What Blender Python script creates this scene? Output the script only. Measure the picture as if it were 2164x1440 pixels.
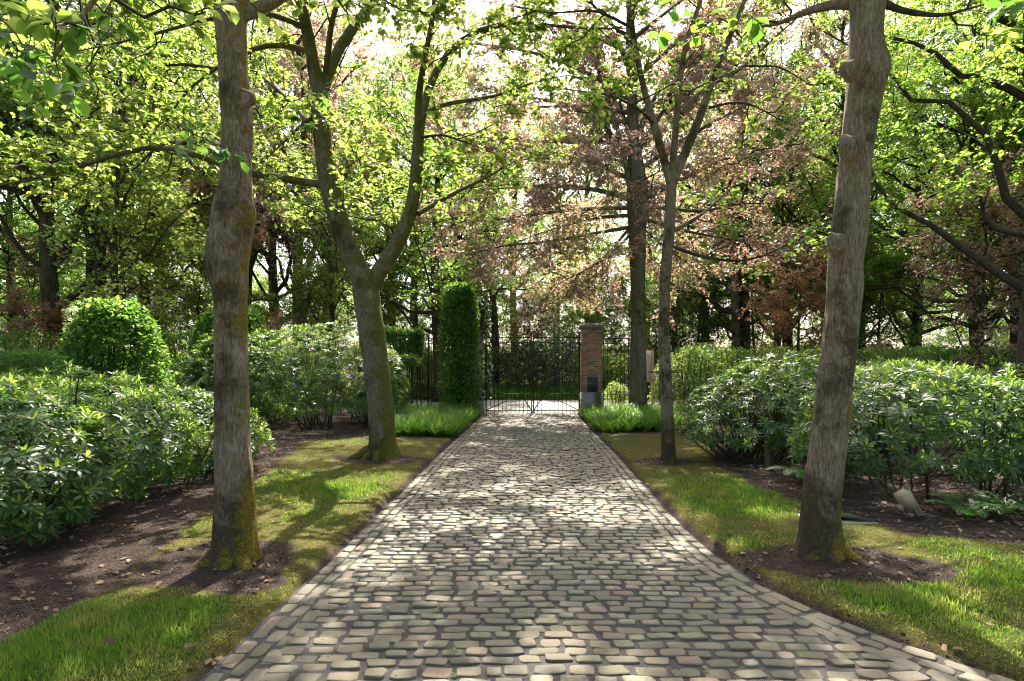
import bpy, math
import numpy as np
from mathutils import Vector, Matrix

rng = np.random.default_rng(11)
S = bpy.context.scene
for o in list(bpy.data.objects):
    bpy.data.objects.remove(o)

# ------------------------------------------------------------------ camera, sky, sun, exposure
F_PX, CX, HZ, CAM_H = 1202.0, 1082.0, 775.0, 1.7      # focal length, principal column, horizon row, eye height
cam = bpy.data.cameras.new('camera')
cam.lens = 20.0
cam.sensor_width = 36.0
cam.shift_y = 55.0 / 2164.0
cam.clip_start = 0.05
cam.clip_end = 2000
camo = bpy.data.objects.new('camera', cam)
camo.location = (0, 0, CAM_H)
camo.rotation_euler = (math.radians(90), 0, 0)
S.collection.objects.link(camo)
S.camera = camo

SUN_AZ, SUN_EL = math.radians(6.5), math.radians(52)
world = bpy.data.worlds.new('World')
S.world = world
world.use_nodes = True
wn = world.node_tree.nodes
bg = wn['Background']
sky = wn.new('ShaderNodeTexSky')
sky.sky_type = 'NISHITA'
sky.sun_disc = False
sky.sun_elevation = SUN_EL
sky.sun_rotation = SUN_AZ
sky.air_density = 0.75
sky.dust_density = 5.0
sky.ozone_density = 0.6
world.node_tree.links.new(sky.outputs[0], bg.inputs[0])
bg.inputs[1].default_value = 0.15

sd = Vector((math.sin(SUN_AZ) * math.cos(SUN_EL), math.cos(SUN_AZ) * math.cos(SUN_EL), math.sin(SUN_EL)))
sl = bpy.data.lights.new('sun', 'SUN')
sl.energy = 4.8
sl.angle = math.radians(0.5)
sl.color = (1.0, 0.925, 0.80)
so = bpy.data.objects.new('sun', sl)
so.rotation_euler = (-sd).to_track_quat('-Z', 'Y').to_euler()
so.location = (0, 0, 30)
S.collection.objects.link(so)

S.view_settings.view_transform = 'Standard'
S.view_settings.look = 'None'
S.view_settings.gamma = 1.0
S.view_settings.use_curve_mapping = False
S.view_settings.exposure = 2.1
S.render.engine = 'CYCLES'
S.cycles.max_bounces = 10
S.cycles.diffuse_bounces = 7
S.cycles.transmission_bounces = 7
S.cycles.glossy_bounces = 2
S.cycles.sample_clamp_indirect = 8.0
S.cycles.filter_width = 1.1


# ------------------------------------------------------------------ small helpers
def at(u, v, Y):
    """world point at depth Y seen at column u, row v of the photograph"""
    return np.array([(u - CX) / F_PX * Y, Y, CAM_H - (v - HZ) / F_PX * Y])


def col(o):
    S.collection.objects.link(o)
    return o


def tag(o, label=None, cat=None, group=None, kind=None):
    if label: o['label'] = label
    if cat: o['category'] = cat
    if group: o['group'] = group
    if kind: o['kind'] = kind
    return o


def empty(name, loc, label=None, cat=None, group=None, kind=None):
    o = bpy.data.objects.new(name, None)
    o.location = loc
    o.empty_display_size = 0.2
    col(o)
    return tag(o, label, cat, group, kind)


def mk_mesh(name, V, faces, mat=None, attrs=None, smooth=True):
    me = bpy.data.meshes.new(name)
    V = np.asarray(V, np.float32).reshape(-1, 3)
    faces = [np.asarray(f, np.int32) for f in faces if len(f)]
    me.vertices.add(len(V))
    me.vertices.foreach_set('co', V.ravel())
    tot = sum(f.size for f in faces)
    nf = sum(len(f) for f in faces)
    me.loops.add(tot)
    me.loops.foreach_set('vertex_index', np.concatenate([f.ravel() for f in faces]))
    me.polygons.add(nf)
    st, s = [], 0
    for f in faces:
        k = f.shape[1]
        st.append(s + np.arange(len(f), dtype=np.int32) * k)
        s += f.size
    me.polygons.foreach_set('loop_start', np.concatenate(st).astype(np.int32))
    me.update(calc_edges=True)
    if smooth:
        me.polygons.foreach_set('use_smooth', np.ones(nf, bool))
    if attrs:
        for k, a in attrs.items():
            at_ = me.attributes.new(k, 'FLOAT', 'POINT')
            at_.data.foreach_set('value', np.asarray(a, np.float32))
    if mat: me.materials.append(mat)
    return me


def obj(name, me, parent=None, loc=None, kind=None):
    o = bpy.data.objects.new(name, me)
    if loc is not None: o.location = loc
    col(o)
    if parent is not None: o.parent = parent
    if kind: o['kind'] = kind
    return o


class Geo:
    """collects vertices and faces of one mesh"""
    def __init__(self):
        self.V, self.F, self.R, self.n = [], {}, [], 0

    def add(self, V, faces, rnd=None):
        V = np.asarray(V, float).reshape(-1, 3)
        for f in faces:
            f = np.asarray(f)
            if len(f): self.F.setdefault(f.shape[1], []).append(f + self.n)
        self.V.append(V)
        self.R.append(np.zeros(len(V)) if rnd is None else rnd)
        self.n += len(V)
        return self

    def mesh(self, name, mat, smooth=True, origin=None):
        V = np.concatenate(self.V)
        if origin is not None: V = V - np.asarray(origin)
        return mk_mesh(name, V, [np.concatenate(f) for f in self.F.values()], mat, {'rnd': np.concatenate(self.R)}, smooth)

    def box(self, c, s, rot=None):
        x, y, z = np.array(s) / 2
        V = np.array([[-x, -y, -z], [x, -y, -z], [x, y, -z], [-x, y, -z], [-x, -y, z], [x, -y, z], [x, y, z], [-x, y, z]])
        if rot is not None: V = V @ np.asarray(rot).T
        self.add(V + np.asarray(c), [np.array([[0, 3, 2, 1], [4, 5, 6, 7], [0, 1, 5, 4], [1, 2, 6, 5], [2, 3, 7, 6], [3, 0, 4, 7]])])
        return self

    def bar(self, a, b, w, d=None):
        """straight square bar from a to b"""
        a, b = np.asarray(a, float), np.asarray(b, float)
        t = b - a
        L = np.linalg.norm(t); t = t / L
        ref = np.array([0, 1, 0.]) if abs(t[1]) < .9 else np.array([0, 0, 1.])
        s = np.cross(ref, t); s /= np.linalg.norm(s)
        n = np.cross(t, s)
        return self.box((a + b) / 2, (w, d or w, L), np.stack([s, n, t], 1))


def nrm(a):
    return a / np.maximum(np.linalg.norm(a, axis=-1, keepdims=True), 1e-9)


def _h(ix, iy, iz, seed):
    h = (ix.astype(np.int64) * 374761393 + iy.astype(np.int64) * 668265263 + iz.astype(np.int64) * 2147483647 + seed * 1274126177) & 0xFFFFFFFF
    h = ((h ^ (h >> 13)) * 1274126177) & 0xFFFFFFFF
    return ((h ^ (h >> 16)) & 0xFFFF) / 65535.0


def vnoise(P, seed=0):
    P = np.asarray(P, float)
    i = np.floor(P).astype(np.int64)
    f = P - i
    f = f * f * (3 - 2 * f)
    r = 0
    for dx in (0, 1):
        for dy in (0, 1):
            for dz in (0, 1):
                w = (f[..., 0] if dx else 1 - f[..., 0]) * (f[..., 1] if dy else 1 - f[..., 1]) * (f[..., 2] if dz else 1 - f[..., 2])
                r = r + w * _h(i[..., 0] + dx, i[..., 1] + dy, i[..., 2] + dz, seed)
    return r


def fbm(P, seed=0, oct=3):
    P = np.asarray(P, float)
    a, r, t = 1.0, 0, 0
    for k in range(oct):
        r = r + a * vnoise(P * 2 ** k + 17.3 * k, seed + k)
        t += a
        a *= .5
    return r / t


def n2(x, y, f, seed=0, oct=3):
    return fbm(np.stack([np.asarray(x) * f, np.asarray(y) * f, np.zeros_like(np.asarray(x, float)) + .5], -1), seed, oct)


# ------------------------------------------------------------------ materials
def new_mat(name):
    m = bpy.data.materials.new(name)
    m.use_nodes = True
    nt = m.node_tree
    nt.nodes.clear()
    out = nt.nodes.new('ShaderNodeOutputMaterial')
    return m, nt, out


def N(nt, t, **kw):
    n = nt.nodes.new(t)
    for k, v in kw.items():
        if k.startswith('i_'):
            key = k[2:]
            n.inputs[int(key) if key.isdigit() else key].default_value = v
        else:
            setattr(n, k, v)
    return n


def ramp(nt, fac, stops):
    r = nt.nodes.new('ShaderNodeValToRGB')
    e = r.color_ramp.elements
    while len(e) < len(stops): e.new(0.5)
    for k, (p, c) in enumerate(stops):
        e[k].position = p
        e[k].color = (c[0], c[1], c[2], 1)
    nt.links.new(fac, r.inputs[0])
    return r.outputs[0]


def mixc(nt, fac, a, b, mode='MIX'):
    m = nt.nodes.new('ShaderNodeMix')
    m.data_type = 'RGBA'
    m.blend_type = mode
    for sock, val in ((m.inputs[0], fac), (m.inputs[6], a), (m.inputs[7], b)):
        if isinstance(val, (int, float)): sock.default_value = val
        elif isinstance(val, tuple): sock.default_value = (*val, 1)[:4]
        else: nt.links.new(val, sock)
    return m.outputs[2]


def math_(nt, op, a, b=None, c=None, clamp=False):
    m = nt.nodes.new('ShaderNodeMath')
    m.operation = op
    m.use_clamp = clamp
    for k, v in enumerate((a, b, c)):
        if v is None: continue
        if isinstance(v, (int, float)): m.inputs[k].default_value = v
        else: nt.links.new(v, m.inputs[k])
    return m.outputs[0]


def noise(nt, scale, detail=3, rough=.55, vec=None, coord='Object', stretch=None):
    tc = nt.nodes.new('ShaderNodeTexCoord')
    n = nt.nodes.new('ShaderNodeTexNoise')
    n.inputs['Scale'].default_value = scale
    n.inputs['Detail'].default_value = detail
    n.inputs['Roughness'].default_value = rough
    src = tc.outputs[coord] if vec is None else vec
    if stretch:
        mp = nt.nodes.new('ShaderNodeMapping')
        mp.inputs['Scale'].default_value = stretch
        nt.links.new(src, mp.inputs[0])
        src = mp.outputs[0]
    nt.links.new(src, n.inputs['Vector'])
    return n.outputs[0]


def bump(nt, h, strength, dist):
    b = nt.nodes.new('ShaderNodeBump')
    b.inputs['Strength'].default_value = strength
    b.inputs['Distance'].default_value = dist
    nt.links.new(h, b.inputs['Height'])
    return b.outputs[0]


def princ(nt, color, rough=.7, spec=.3, normal=None, metal=0.0):
    p = nt.nodes.new('ShaderNodeBsdfPrincipled')
    if isinstance(color, tuple): p.inputs['Base Color'].default_value = (*color, 1)[:4]
    else: nt.links.new(color, p.inputs['Base Color'])
    if isinstance(rough, (int, float)): p.inputs['Roughness'].default_value = rough
    else: nt.links.new(rough, p.inputs['Roughness'])
    p.inputs['Specular IOR Level'].default_value = spec
    p.inputs['Metallic'].default_value = metal
    if normal is not None: nt.links.new(normal, p.inputs['Normal'])
    return p.outputs[0]


def leaf_mat(name, dif, tra, tmix=.5, rough=.45, spec=.35, nscale=.6, backmul=None):
    """leaf: dif and tra are ramps over a per-leaf value shifted by a slow noise, so that whole sprays differ"""
    m, nt, out = new_mat(name)
    a = N(nt, 'ShaderNodeAttribute', attribute_name='rnd')
    nz = noise(nt, nscale, 2)
    oi = N(nt, 'ShaderNodeObjectInfo')
    v = math_(nt, 'ADD', math_(nt, 'MULTIPLY', a.outputs['Fac'], .55), math_(nt, 'MULTIPLY_ADD', nz, 1.5, -.52))
    v = math_(nt, 'ADD', v, math_(nt, 'MULTIPLY_ADD', oi.outputs['Random'], .2, -.1), clamp=True)
    cd = ramp(nt, v, dif)
    ct = ramp(nt, v, tra)
    p = princ(nt, cd, rough, spec)
    t = N(nt, 'ShaderNodeBsdfTranslucent')
    nt.links.new(ct, t.inputs[0])
    mx = N(nt, 'ShaderNodeMixShader')
    mx.inputs[0].default_value = tmix
    nt.links.new(p, mx.inputs[1])
    nt.links.new(t.outputs[0], mx.inputs[2])
    nt.links.new(mx.outputs[0], out.inputs[0])
    return m


def simple_mat(name, c1, c2, scale=8, rough=.7, spec=.3, bumps=0, bscale=60, metal=0., detail=4, stretch=None):
    m, nt, out = new_mat(name)
    c = ramp(nt, noise(nt, scale, detail, stretch=stretch), [(.3, c1), (.7, c2)])
    nm = bump(nt, noise(nt, bscale, 4, stretch=stretch), bumps, .01) if bumps else None
    nt.links.new(princ(nt, c, rough, spec, nm, metal), out.inputs[0])
    return m


# leaves
M_LIME = leaf_mat('lime_leaf', [(0, (.045, .085, .016)), (.5, (.075, .12, .025)), (1, (.12, .15, .04))],
                  [(0, (.17, .32, .03)), (.5, (.33, .45, .07)), (1, (.52, .57, .15))], .52, .42, .35, .8)
M_GREEN = leaf_mat('green_leaf', [(0, (.028, .065, .018)), (.5, (.05, .095, .022)), (1, (.085, .13, .026))],
                   [(0, (.13, .30, .035)), (.5, (.28, .45, .05)), (1, (.48, .58, .10))], .54, .45, .35, .45)
M_COPPER = leaf_mat('copper_leaf', [(0, (.10, .045, .05)), (.35, (.13, .068, .062)), (.65, (.12, .09, .05)), (1, (.09, .11, .03))],
                    [(0, (.42, .20, .19)), (.35, (.55, .34, .27)), (.6, (.56, .45, .24)), (1, (.46, .50, .12))], .52, .30, .6, .33)
M_RED = leaf_mat('red_leaf', [(0, (.12, .05, .04)), (.5, (.17, .08, .05)), (1, (.17, .11, .05))],
                 [(0, (.55, .24, .16)), (.5, (.66, .38, .2)), (1, (.66, .5, .24))], .52, .4, .4, .6)
M_DARK = leaf_mat('dark_evergreen_leaf', [(0, (.012, .03, .014)), (.5, (.022, .05, .02)), (1, (.035, .07, .022))],
                  [(0, (.03, .09, .02)), (.5, (.06, .15, .025)), (1, (.10, .2, .03))], .3, .4, .5, .8)
M_HEDGE = leaf_mat('hornbeam_leaf', [(0, (.034, .082, .02)), (.5, (.055, .115, .025)), (1, (.085, .15, .035))],
                   [(0, (.12, .28, .035)), (.5, (.2, .40, .05)), (1, (.36, .52, .08))], .5, .45, .35, 1.5)
M_RHODO = leaf_mat('rhododendron_leaf', [(0, (.03, .066, .020)), (.55, (.046, .092, .024)), (.8, (.07, .122, .028)), (1, (.095, .15, .03))],
                   [(0, (.06, .15, .02)), (.55, (.12, .24, .025)), (.8, (.24, .38, .035)), (1, (.38, .5, .05))], .36, .4, .38, 1.2)
M_RYOUNG = leaf_mat('young_rhododendron_leaf', [(0, (.065, .125, .025)), (1, (.12, .18, .035))],
                    [(0, (.22, .40, .04)), (1, (.42, .55, .07))], .5, .38, .45, 1.2)
M_GRASS = leaf_mat('lawn_grass_blade', [(0, (.032, .07, .012)), (.45, (.055, .10, .018)), (.75, (.10, .125, .032)), (1, (.2, .17, .075))],
                   [(0, (.12, .27, .02)), (.45, (.22, .37, .035)), (.75, (.38, .42, .08)), (1, (.5, .42, .16))], .48, .5, .3, 3.0)
M_TUFT = leaf_mat('woodrush_blade', [(0, (.02, .09, .012)), (.5, (.04, .125, .015)), (1, (.08, .16, .02))],
                  [(0, (.09, .27, .02)), (.5, (.17, .36, .03)), (1, (.34, .47, .06))], .5, .42, .4, 1.3)
M_FERN = leaf_mat('fern_frond', [(0, (.03, .09, .02)), (1, (.06, .13, .03))], [(0, (.10, .3, .04)), (1, (.2, .42, .06))], .45, .5, .3, 2)


def bark_mat(name, c1, c2, moss, moss_amt, ridge=85., bstr=.55, brown=.7):
    m, nt, out = new_mat(name)
    tc = N(nt, 'ShaderNodeTexCoord')
    r1 = noise(nt, ridge, 7, .72, stretch=(1, 1, .13))
    r2 = noise(nt, 5, 4, .6)
    fine = noise(nt, 160, 3, .7, stretch=(1, 1, .3))
    c = ramp(nt, r1, [(.33, tuple(x * .5 for x in c1)), (.44, tuple(.55 * a + .45 * b for a, b in zip(c1, c2))), (.60, c2)])
    c = mixc(nt, .5, c, ramp(nt, fine, [(.3, (.25, .25, .25)), (.7, (.75, .74, .72))]), 'OVERLAY')
    fz = noise(nt, ridge * .55, 3, .6, stretch=(1, 1, .14))
    fis = math_(nt, 'MULTIPLY_ADD', math_(nt, 'ABSOLUTE', math_(nt, 'SUBTRACT', fz, .5)), -14., 1., clamp=True)
    c = mixc(nt, math_(nt, 'MULTIPLY', fis, .42 if bstr > .4 else .12), c, tuple(x * .28 for x in c1))
    pale = math_(nt, 'MULTIPLY_ADD', noise(nt, 7.1, 5, .65, stretch=(1, 1, .45)), 7., -4.0, clamp=True)
    c = mixc(nt, math_(nt, 'MULTIPLY', pale, .5), c, tuple(min(1, x * 1.45 + .03) for x in c2))
    g = N(nt, 'ShaderNodeSeparateXYZ')
    nt.links.new(tc.outputs['Object'], g.inputs[0])
    # rusty brown algae in large patches
    footb = math_(nt, 'MULTIPLY_ADD', g.outputs[2], -1.3, 1.15, clamp=True)
    mb = math_(nt, 'MULTIPLY_ADD', math_(nt, 'MULTIPLY_ADD', footb, .22, noise(nt, 1.9, 8, .7, stretch=(1, 1, .8))), 11., -6.0 + brown, clamp=True)
    c = mixc(nt, math_(nt, 'MULTIPLY', mb, .8), c, ramp(nt, noise(nt, 30, 5, .7), [(.35, (.014, .010, .005)), (.55, (.042, .029, .011)), (.7, (.09, .065, .026))]))
    # moss: strongest near the foot
    foot = math_(nt, 'MULTIPLY_ADD', g.outputs[2], -1.1, .78, clamp=True)
    mn = noise(nt, 4.2, 6, .7)
    geo = N(nt, 'ShaderNodeNewGeometry')
    gn = N(nt, 'ShaderNodeSeparateXYZ')
    nt.links.new(geo.outputs['Normal'], gn.inputs[0])
    side = math_(nt, 'MULTIPLY_ADD', gn.outputs[0], .20, math_(nt, 'MULTIPLY', foot, .27))
    mk = math_(nt, 'MULTIPLY_ADD', math_(nt, 'ADD', mn, side), 9., -5.7 + moss_amt, clamp=True)
    mcol = ramp(nt, noise(nt, 55, 4, .7), [(.35, tuple(x * .3 for x in moss)), (.55, moss), (.7, tuple(x * 1.7 for x in moss))])
    c = mixc(nt, math_(nt, 'MULTIPLY', mk, .88), c, mcol)
    hh = math_(nt, 'ADD', math_(nt, 'MULTIPLY_ADD', fis, -.5, r1), math_(nt, 'ADD', math_(nt, 'MULTIPLY', noise(nt, 90, 4, .7), .4), math_(nt, 'MULTIPLY', mk, .25)))
    nt.links.new(princ(nt, c, .92, .12, bump(nt, hh, bstr, .03)), out.inputs[0])
    return m


M_BARK = bark_mat('grey_brown_bark', (.10, .072, .05), (.25, .195, .142), (.16, .12, .014), .0)
M_BARKM = bark_mat('mossy_bark', (.07, .055, .032), (.20, .17, .115), (.10, .10, .016), 1.1, brown=.2)
M_BEECH = bark_mat('smooth_beech_bark', (.075, .062, .036), (.135, .118, .072), (.06, .062, .014), .3, 9, .25, .0)
M_TWIG = simple_mat('twig_bark', (.028, .022, .016), (.075, .06, .042), 12, .9, .1)
M_FAR = bark_mat('woodland_bark', (.04, .032, .024), (.11, .09, .066), (.05, .055, .016), .1, 14)
M_WOUND = simple_mat('pale_cut_wood', (.14, .11, .08), (.26, .215, .17), 18, .9, .1, .4, 60)


def stone_mat():
    m, nt, out = new_mat('cobble_stone')
    a = N(nt, 'ShaderNodeAttribute', attribute_name='rnd')
    oi = N(nt, 'ShaderNodeObjectInfo')
    v = math_(nt, 'FRACT', math_(nt, 'ADD', a.outputs['Fac'], math_(nt, 'MULTIPLY', oi.outputs['Random'], 1.0)))
    c = ramp(nt, v, [(0, (.105, .097, .074)), (.25, (.145, .128, .092)), (.45, (.122, .11, .074)), (.6, (.165, .138, .100)), (.75, (.115, .108, .088)), (.9, (.19, .155, .115)), (.96, (.165, .122, .094)), (1, (.135, .12, .085))])
    g = noise(nt, 22, 5, .65)
    c = mixc(nt, .55, c, ramp(nt, g, [(.28, (.18, .18, .16)), (.72, (.80, .79, .75))]), 'OVERLAY')
    stain = math_(nt, 'MULTIPLY_ADD', noise(nt, 3.2, 4, .6), 4., -2.2, clamp=True)
    c = mixc(nt, math_(nt, 'MULTIPLY', stain, .35), c, (.17, .165, .09))
    hh = math_(nt, 'ADD', g, math_(nt, 'MULTIPLY', noise(nt, 140, 3), .3))
    nt.links.new(princ(nt, c, .62, .35, bump(nt, hh, .75, .014)), out.inputs[0])
    return m


M_STONE = stone_mat()


def joint_mat():
    m, nt, out = new_mat('joint_grit')
    s = noise(nt, 260, 2, .7)
    c = ramp(nt, s, [(.32, (.022, .021, .022)), (.56, (.06, .056, .055)), (.72, (.22, .205, .195))])
    c = mixc(nt, math_(nt, 'MULTIPLY_ADD', noise(nt, 2.2, 3), 3., -1.7, clamp=True), c, (.06, .065, .025))
    nt.links.new(princ(nt, c, .95, .1, bump(nt, s, .8, .008)), out.inputs[0])
    return m


M_JOINT = joint_mat()


def ground_mat():
    m, nt, out = new_mat('verge_ground')
    mu = N(nt, 'ShaderNodeAttribute', attribute_name='mulch').outputs['Fac']
    gr = N(nt, 'ShaderNodeAttribute', attribute_name='green').outputs['Fac']
    f1 = noise(nt, 38, 5, .7)
    f2 = noise(nt, 5, 4, .6)
    straw = math_(nt, 'MULTIPLY_ADD', noise(nt, 9, 6, .72), 5., -2.6, clamp=True)
    moss = ramp(nt, f1, [(.30, (.022, .02, .007)), (.5, (.075, .065, .017)), (.70, (.16, .13, .04))])
    moss = mixc(nt, math_(nt, 'MULTIPLY', straw, .7), moss, ramp(nt, noise(nt, 120, 4, .75), [(.35, (.06, .042, .022)), (.65, (.26, .20, .12))]))
    moss = mixc(nt, math_(nt, 'MULTIPLY_ADD', f2, 2.6, -1.05, clamp=True), moss, ramp(nt, f1, [(.3, (.022, .03, .006)), (.7, (.085, .09, .016))]))
    green = ramp(nt, f1, [(.3, (.022, .042, .008)), (.7, (.06, .10, .018))])
    c = mixc(nt, gr, moss, green)
    ch = noise(nt, 95, 4, .75)
    mul = ramp(nt, ch, [(.33, (.007, .005, .0045)), (.5, (.032, .022, .018)), (.68, (.12, .085, .07))])
    mul = mixc(nt, math_(nt, 'MULTIPLY_ADD', f2, 1.6, -.7, clamp=True), mul, ramp(nt, ch, [(.35, (.02, .015, .013)), (.7, (.16, .12, .105))]))
    mk = math_(nt, 'MULTIPLY_ADD', math_(nt, 'ADD', mu, math_(nt, 'MULTIPLY_ADD', f1, .5, -.25)), 3.2, -1.1, clamp=True)
    c = mixc(nt, mk, c, mul)
    hh = math_(nt, 'ADD', f1, math_(nt, 'MULTIPLY', ch, .8))
    nt.links.new(princ(nt, c, .95, .08, bump(nt, hh, .9, .025)), out.inputs[0])
    return m


M_GROUND = ground_mat()
M_WOODFLOOR = simple_mat('woodland_floor', (.045, .055, .018), (.12, .13, .045), 1.4, .95, .1, .6, 14)
M_ROAD = simple_mat('pale_road', (.22, .205, .19), (.30, .285, .265), 3, .9, .2, .3, 90)
M_IRON = simple_mat('dark_green_iron', (.008, .011, .009), (.018, .022, .018), 20, .5, .4, .1, 80)
M_CONC = simple_mat('grey_concrete', (.20, .195, .18), (.29, .28, .265), 4, .85, .2, .35, 50)
M_CAP = simple_mat('weathered_capstone', (.13, .12, .105), (.22, .205, .18), 6, .9, .2, .4, 30)
M_MORTAR = simple_mat('lime_mortar', (.36, .30, .22), (.48, .41, .31), 25, .95, .1, .5, 120)
M_PANEL = simple_mat('anthracite_panel', (.02, .024, .028), (.03, .034, .038), 5, .45, .4)
M_TIMBER = simple_mat('weathered_timber', (.12, .09, .06), (.26, .2, .14), 14, .85, .15, .4, 40, stretch=(1, 1, .15))
M_GTIMBER = simple_mat('green_stained_timber', (.05, .06, .02), (.11, .115, .04), 14, .9, .1, .4, 40, stretch=(1, 1, .15))
M_SLAB = simple_mat('pale_slab', (.24, .235, .18), (.33, .32, .25), 9, .9, .15, .4, 60)
M_BOARD = simple_mat('sign_board', (.34, .26, .26), (.42, .33, .32), 3, .6, .3)
M_SIGNPOST = simple_mat('sign_timber', (.42, .28, .19), (.52, .36, .25), 12, .8, .2, stretch=(1, 1, .15))
M_WHITE = simple_mat('white_print', (.75, .75, .75), (.8, .8, .8), 5, .6, .2)
M_REDP = simple_mat('red_print', (.35, .06, .05), (.42, .08, .06), 5, .6, .2)
M_SOCKET = simple_mat('beige_plastic', (.27, .21, .13), (.35, .28, .18), 10, .55, .35)
M_STEEL = simple_mat('brushed_steel', (.5, .5, .5), (.6, .6, .6), 5, .35, .5, metal=1.)
M_LITTER = leaf_mat('dry_leaf', [(0, (.06, .035, .02)), (.5, (.13, .085, .05)), (1, (.22, .15, .09))],
                    [(0, (.06, .04, .02)), (1, (.2, .14, .06))], .2, .7, .2, 2)
M_CHIP = leaf_mat('bark_chip', [(0, (.010, .007, .006)), (.5, (.036, .025, .02)), (.85, (.09, .066, .055)), (1, (.2, .15, .125))],
                  [(0, (.02, .01, .01)), (1, (.02, .01, .01))], .02, .9, .15, 2)


def brick_mat():
    m, nt, out = new_mat('old_red_brick')
    oi = N(nt, 'ShaderNodeObjectInfo')
    a = N(nt, 'ShaderNodeAttribute', attribute_name='rnd')
    v = math_(nt, 'FRACT', math_(nt, 'ADD', a.outputs['Fac'], oi.outputs['Random']))
    c = ramp(nt, v, [(0, (.16, .07, .045)), (.3, (.26, .12, .07)), (.55, (.34, .17, .10)), (.8, (.40, .25, .15)), (1, (.22, .13, .09))])
    c = mixc(nt, .5, c, ramp(nt, noise(nt, 30, 4), [(.3, (.3, .3, .3)), (.7, (.7, .68, .65))]), 'OVERLAY')
    nt.links.new(princ(nt, c, .9, .15, bump(nt, noise(nt, 80, 4), .4, .01)), out.inputs[0])
    return m


M_BRICK = brick_mat()

# ------------------------------------------------------------------ leaf and branch geometry
# leaf templates: x across, y along, z along the normal
T_DIA = (np.array([[0, 0, 0], [.34, .45, .05], [0, 1, -.06], [-.34, .45, .05]]), [np.array([[0, 1, 2, 3]])])
T_OVAL = (np.array([[0, 0, 0], [.22, .28, .05], [0, .32, 0], [-.22, .28, .05], [.30, .66, .045], [0, .68, -.02], [-.30, .66, .045], [0, 1, -.10]]),
          [np.array([[0, 1, 2], [0, 2, 3], [4, 7, 5], [5, 7, 6]]), np.array([[1, 4, 5, 2], [2, 5, 6, 3]])])
T_LANCE = (np.array([[0, 0, 0], [.125, .30, .035], [0, .32, 0], [-.125, .30, .035], [.15, .66, .01], [0, .68, -.03], [-.15, .66, .01], [0, 1, -.13]]),
           [np.array([[0, 1, 2], [0, 2, 3], [4, 7, 5], [5, 7, 6]]), np.array([[1, 4, 5, 2], [2, 5, 6, 3]])])
T_LEAN = (np.array([[0, 0, 0], [.145, .5, .03], [0, 1, -.10], [-.145, .5, .03], [0, .5, -.01]]), [np.array([[0, 1, 4], [0, 4, 3], [1, 2, 4], [4, 2, 3]])])
T_BLADE = (np.array([[-.5, 0, 0], [.5, 0, 0], [.38, .5, .06], [-.38, .5, .06], [0, 1, .28]]),
           [np.array([[0, 1, 2, 3]]), np.array([[3, 2, 4]])])


def place_leaves(g, pos, d, n, size, T, width=None, rnd=None):
    Nn = len(pos)
    if Nn == 0: return
    d = nrm(d)
    s = nrm(np.cross(d, n))
    n = np.cross(s, d)
    tv, tf = T
    size = np.broadcast_to(size, (Nn,))
    w = size if width is None else np.broadcast_to(width, (Nn,))
    V = (pos[:, None] + w[:, None, None] * tv[None, :, 0:1] * s[:, None] + size[:, None, None] * (tv[None, :, 1:2] * d[:, None] + tv[None, :, 2:3] * n[:, None]))
    k = len(tv)
    off = (np.arange(Nn) * k)[:, None, None]
    faces = [(f[None] + off).reshape(-1, f.shape[1]) for f in tf]
    if rnd is None: rnd = rng.random(Nn)
    g.add(V, faces, np.repeat(rnd, k))


def tubes(g, P, R, seg=5, cap=True):
    """P (N,M,3) polylines, R (N,M) radii"""
    P = np.asarray(P, float); R = np.asarray(R, float)
    Nn, M, _ = P.shape
    T = nrm(np.gradient(P, axis=1))
    mt = nrm(T.mean(1))
    ref = np.where((np.abs(mt[:, 2]) > .8)[:, None], np.array([1., 0, 0]), np.array([0, 0, 1.]))
    a = nrm(np.cross(T, ref[:, None]))
    b = np.cross(T, a)
    th = np.arange(seg) / seg * 2 * np.pi
    V = P[:, :, None] + R[:, :, None, None] * (np.cos(th)[None, None, :, None] * a[:, :, None] + np.sin(th)[None, None, :, None] * b[:, :, None])
    i = np.arange(M - 1)[:, None] * seg
    j = np.arange(seg)[None]
    jn = (j + 1) % seg
    q = np.stack([i + j, i + jn, i + seg + jn, i + seg + j], -1).reshape(-1, 4)
    q = (q[None] + (np.arange(Nn) * M * seg)[:, None, None]).reshape(-1, 4)
    g.add(V, [q])


def resample(pts, M):
    pts = np.asarray(pts, float)
    s = np.r_[0, np.cumsum(np.linalg.norm(np.diff(pts[:, :3], axis=0), axis=1))]
    t = np.linspace(0, s[-1], M)
    out = np.stack([np.interp(t, s, pts[:, k]) for k in range(pts.shape[1])], 1)
    for _ in range(2):     # soften the corners
        out[1:-1] = .25 * out[:-2] + .5 * out[1:-1] + .25 * out[2:]
    return out


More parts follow.
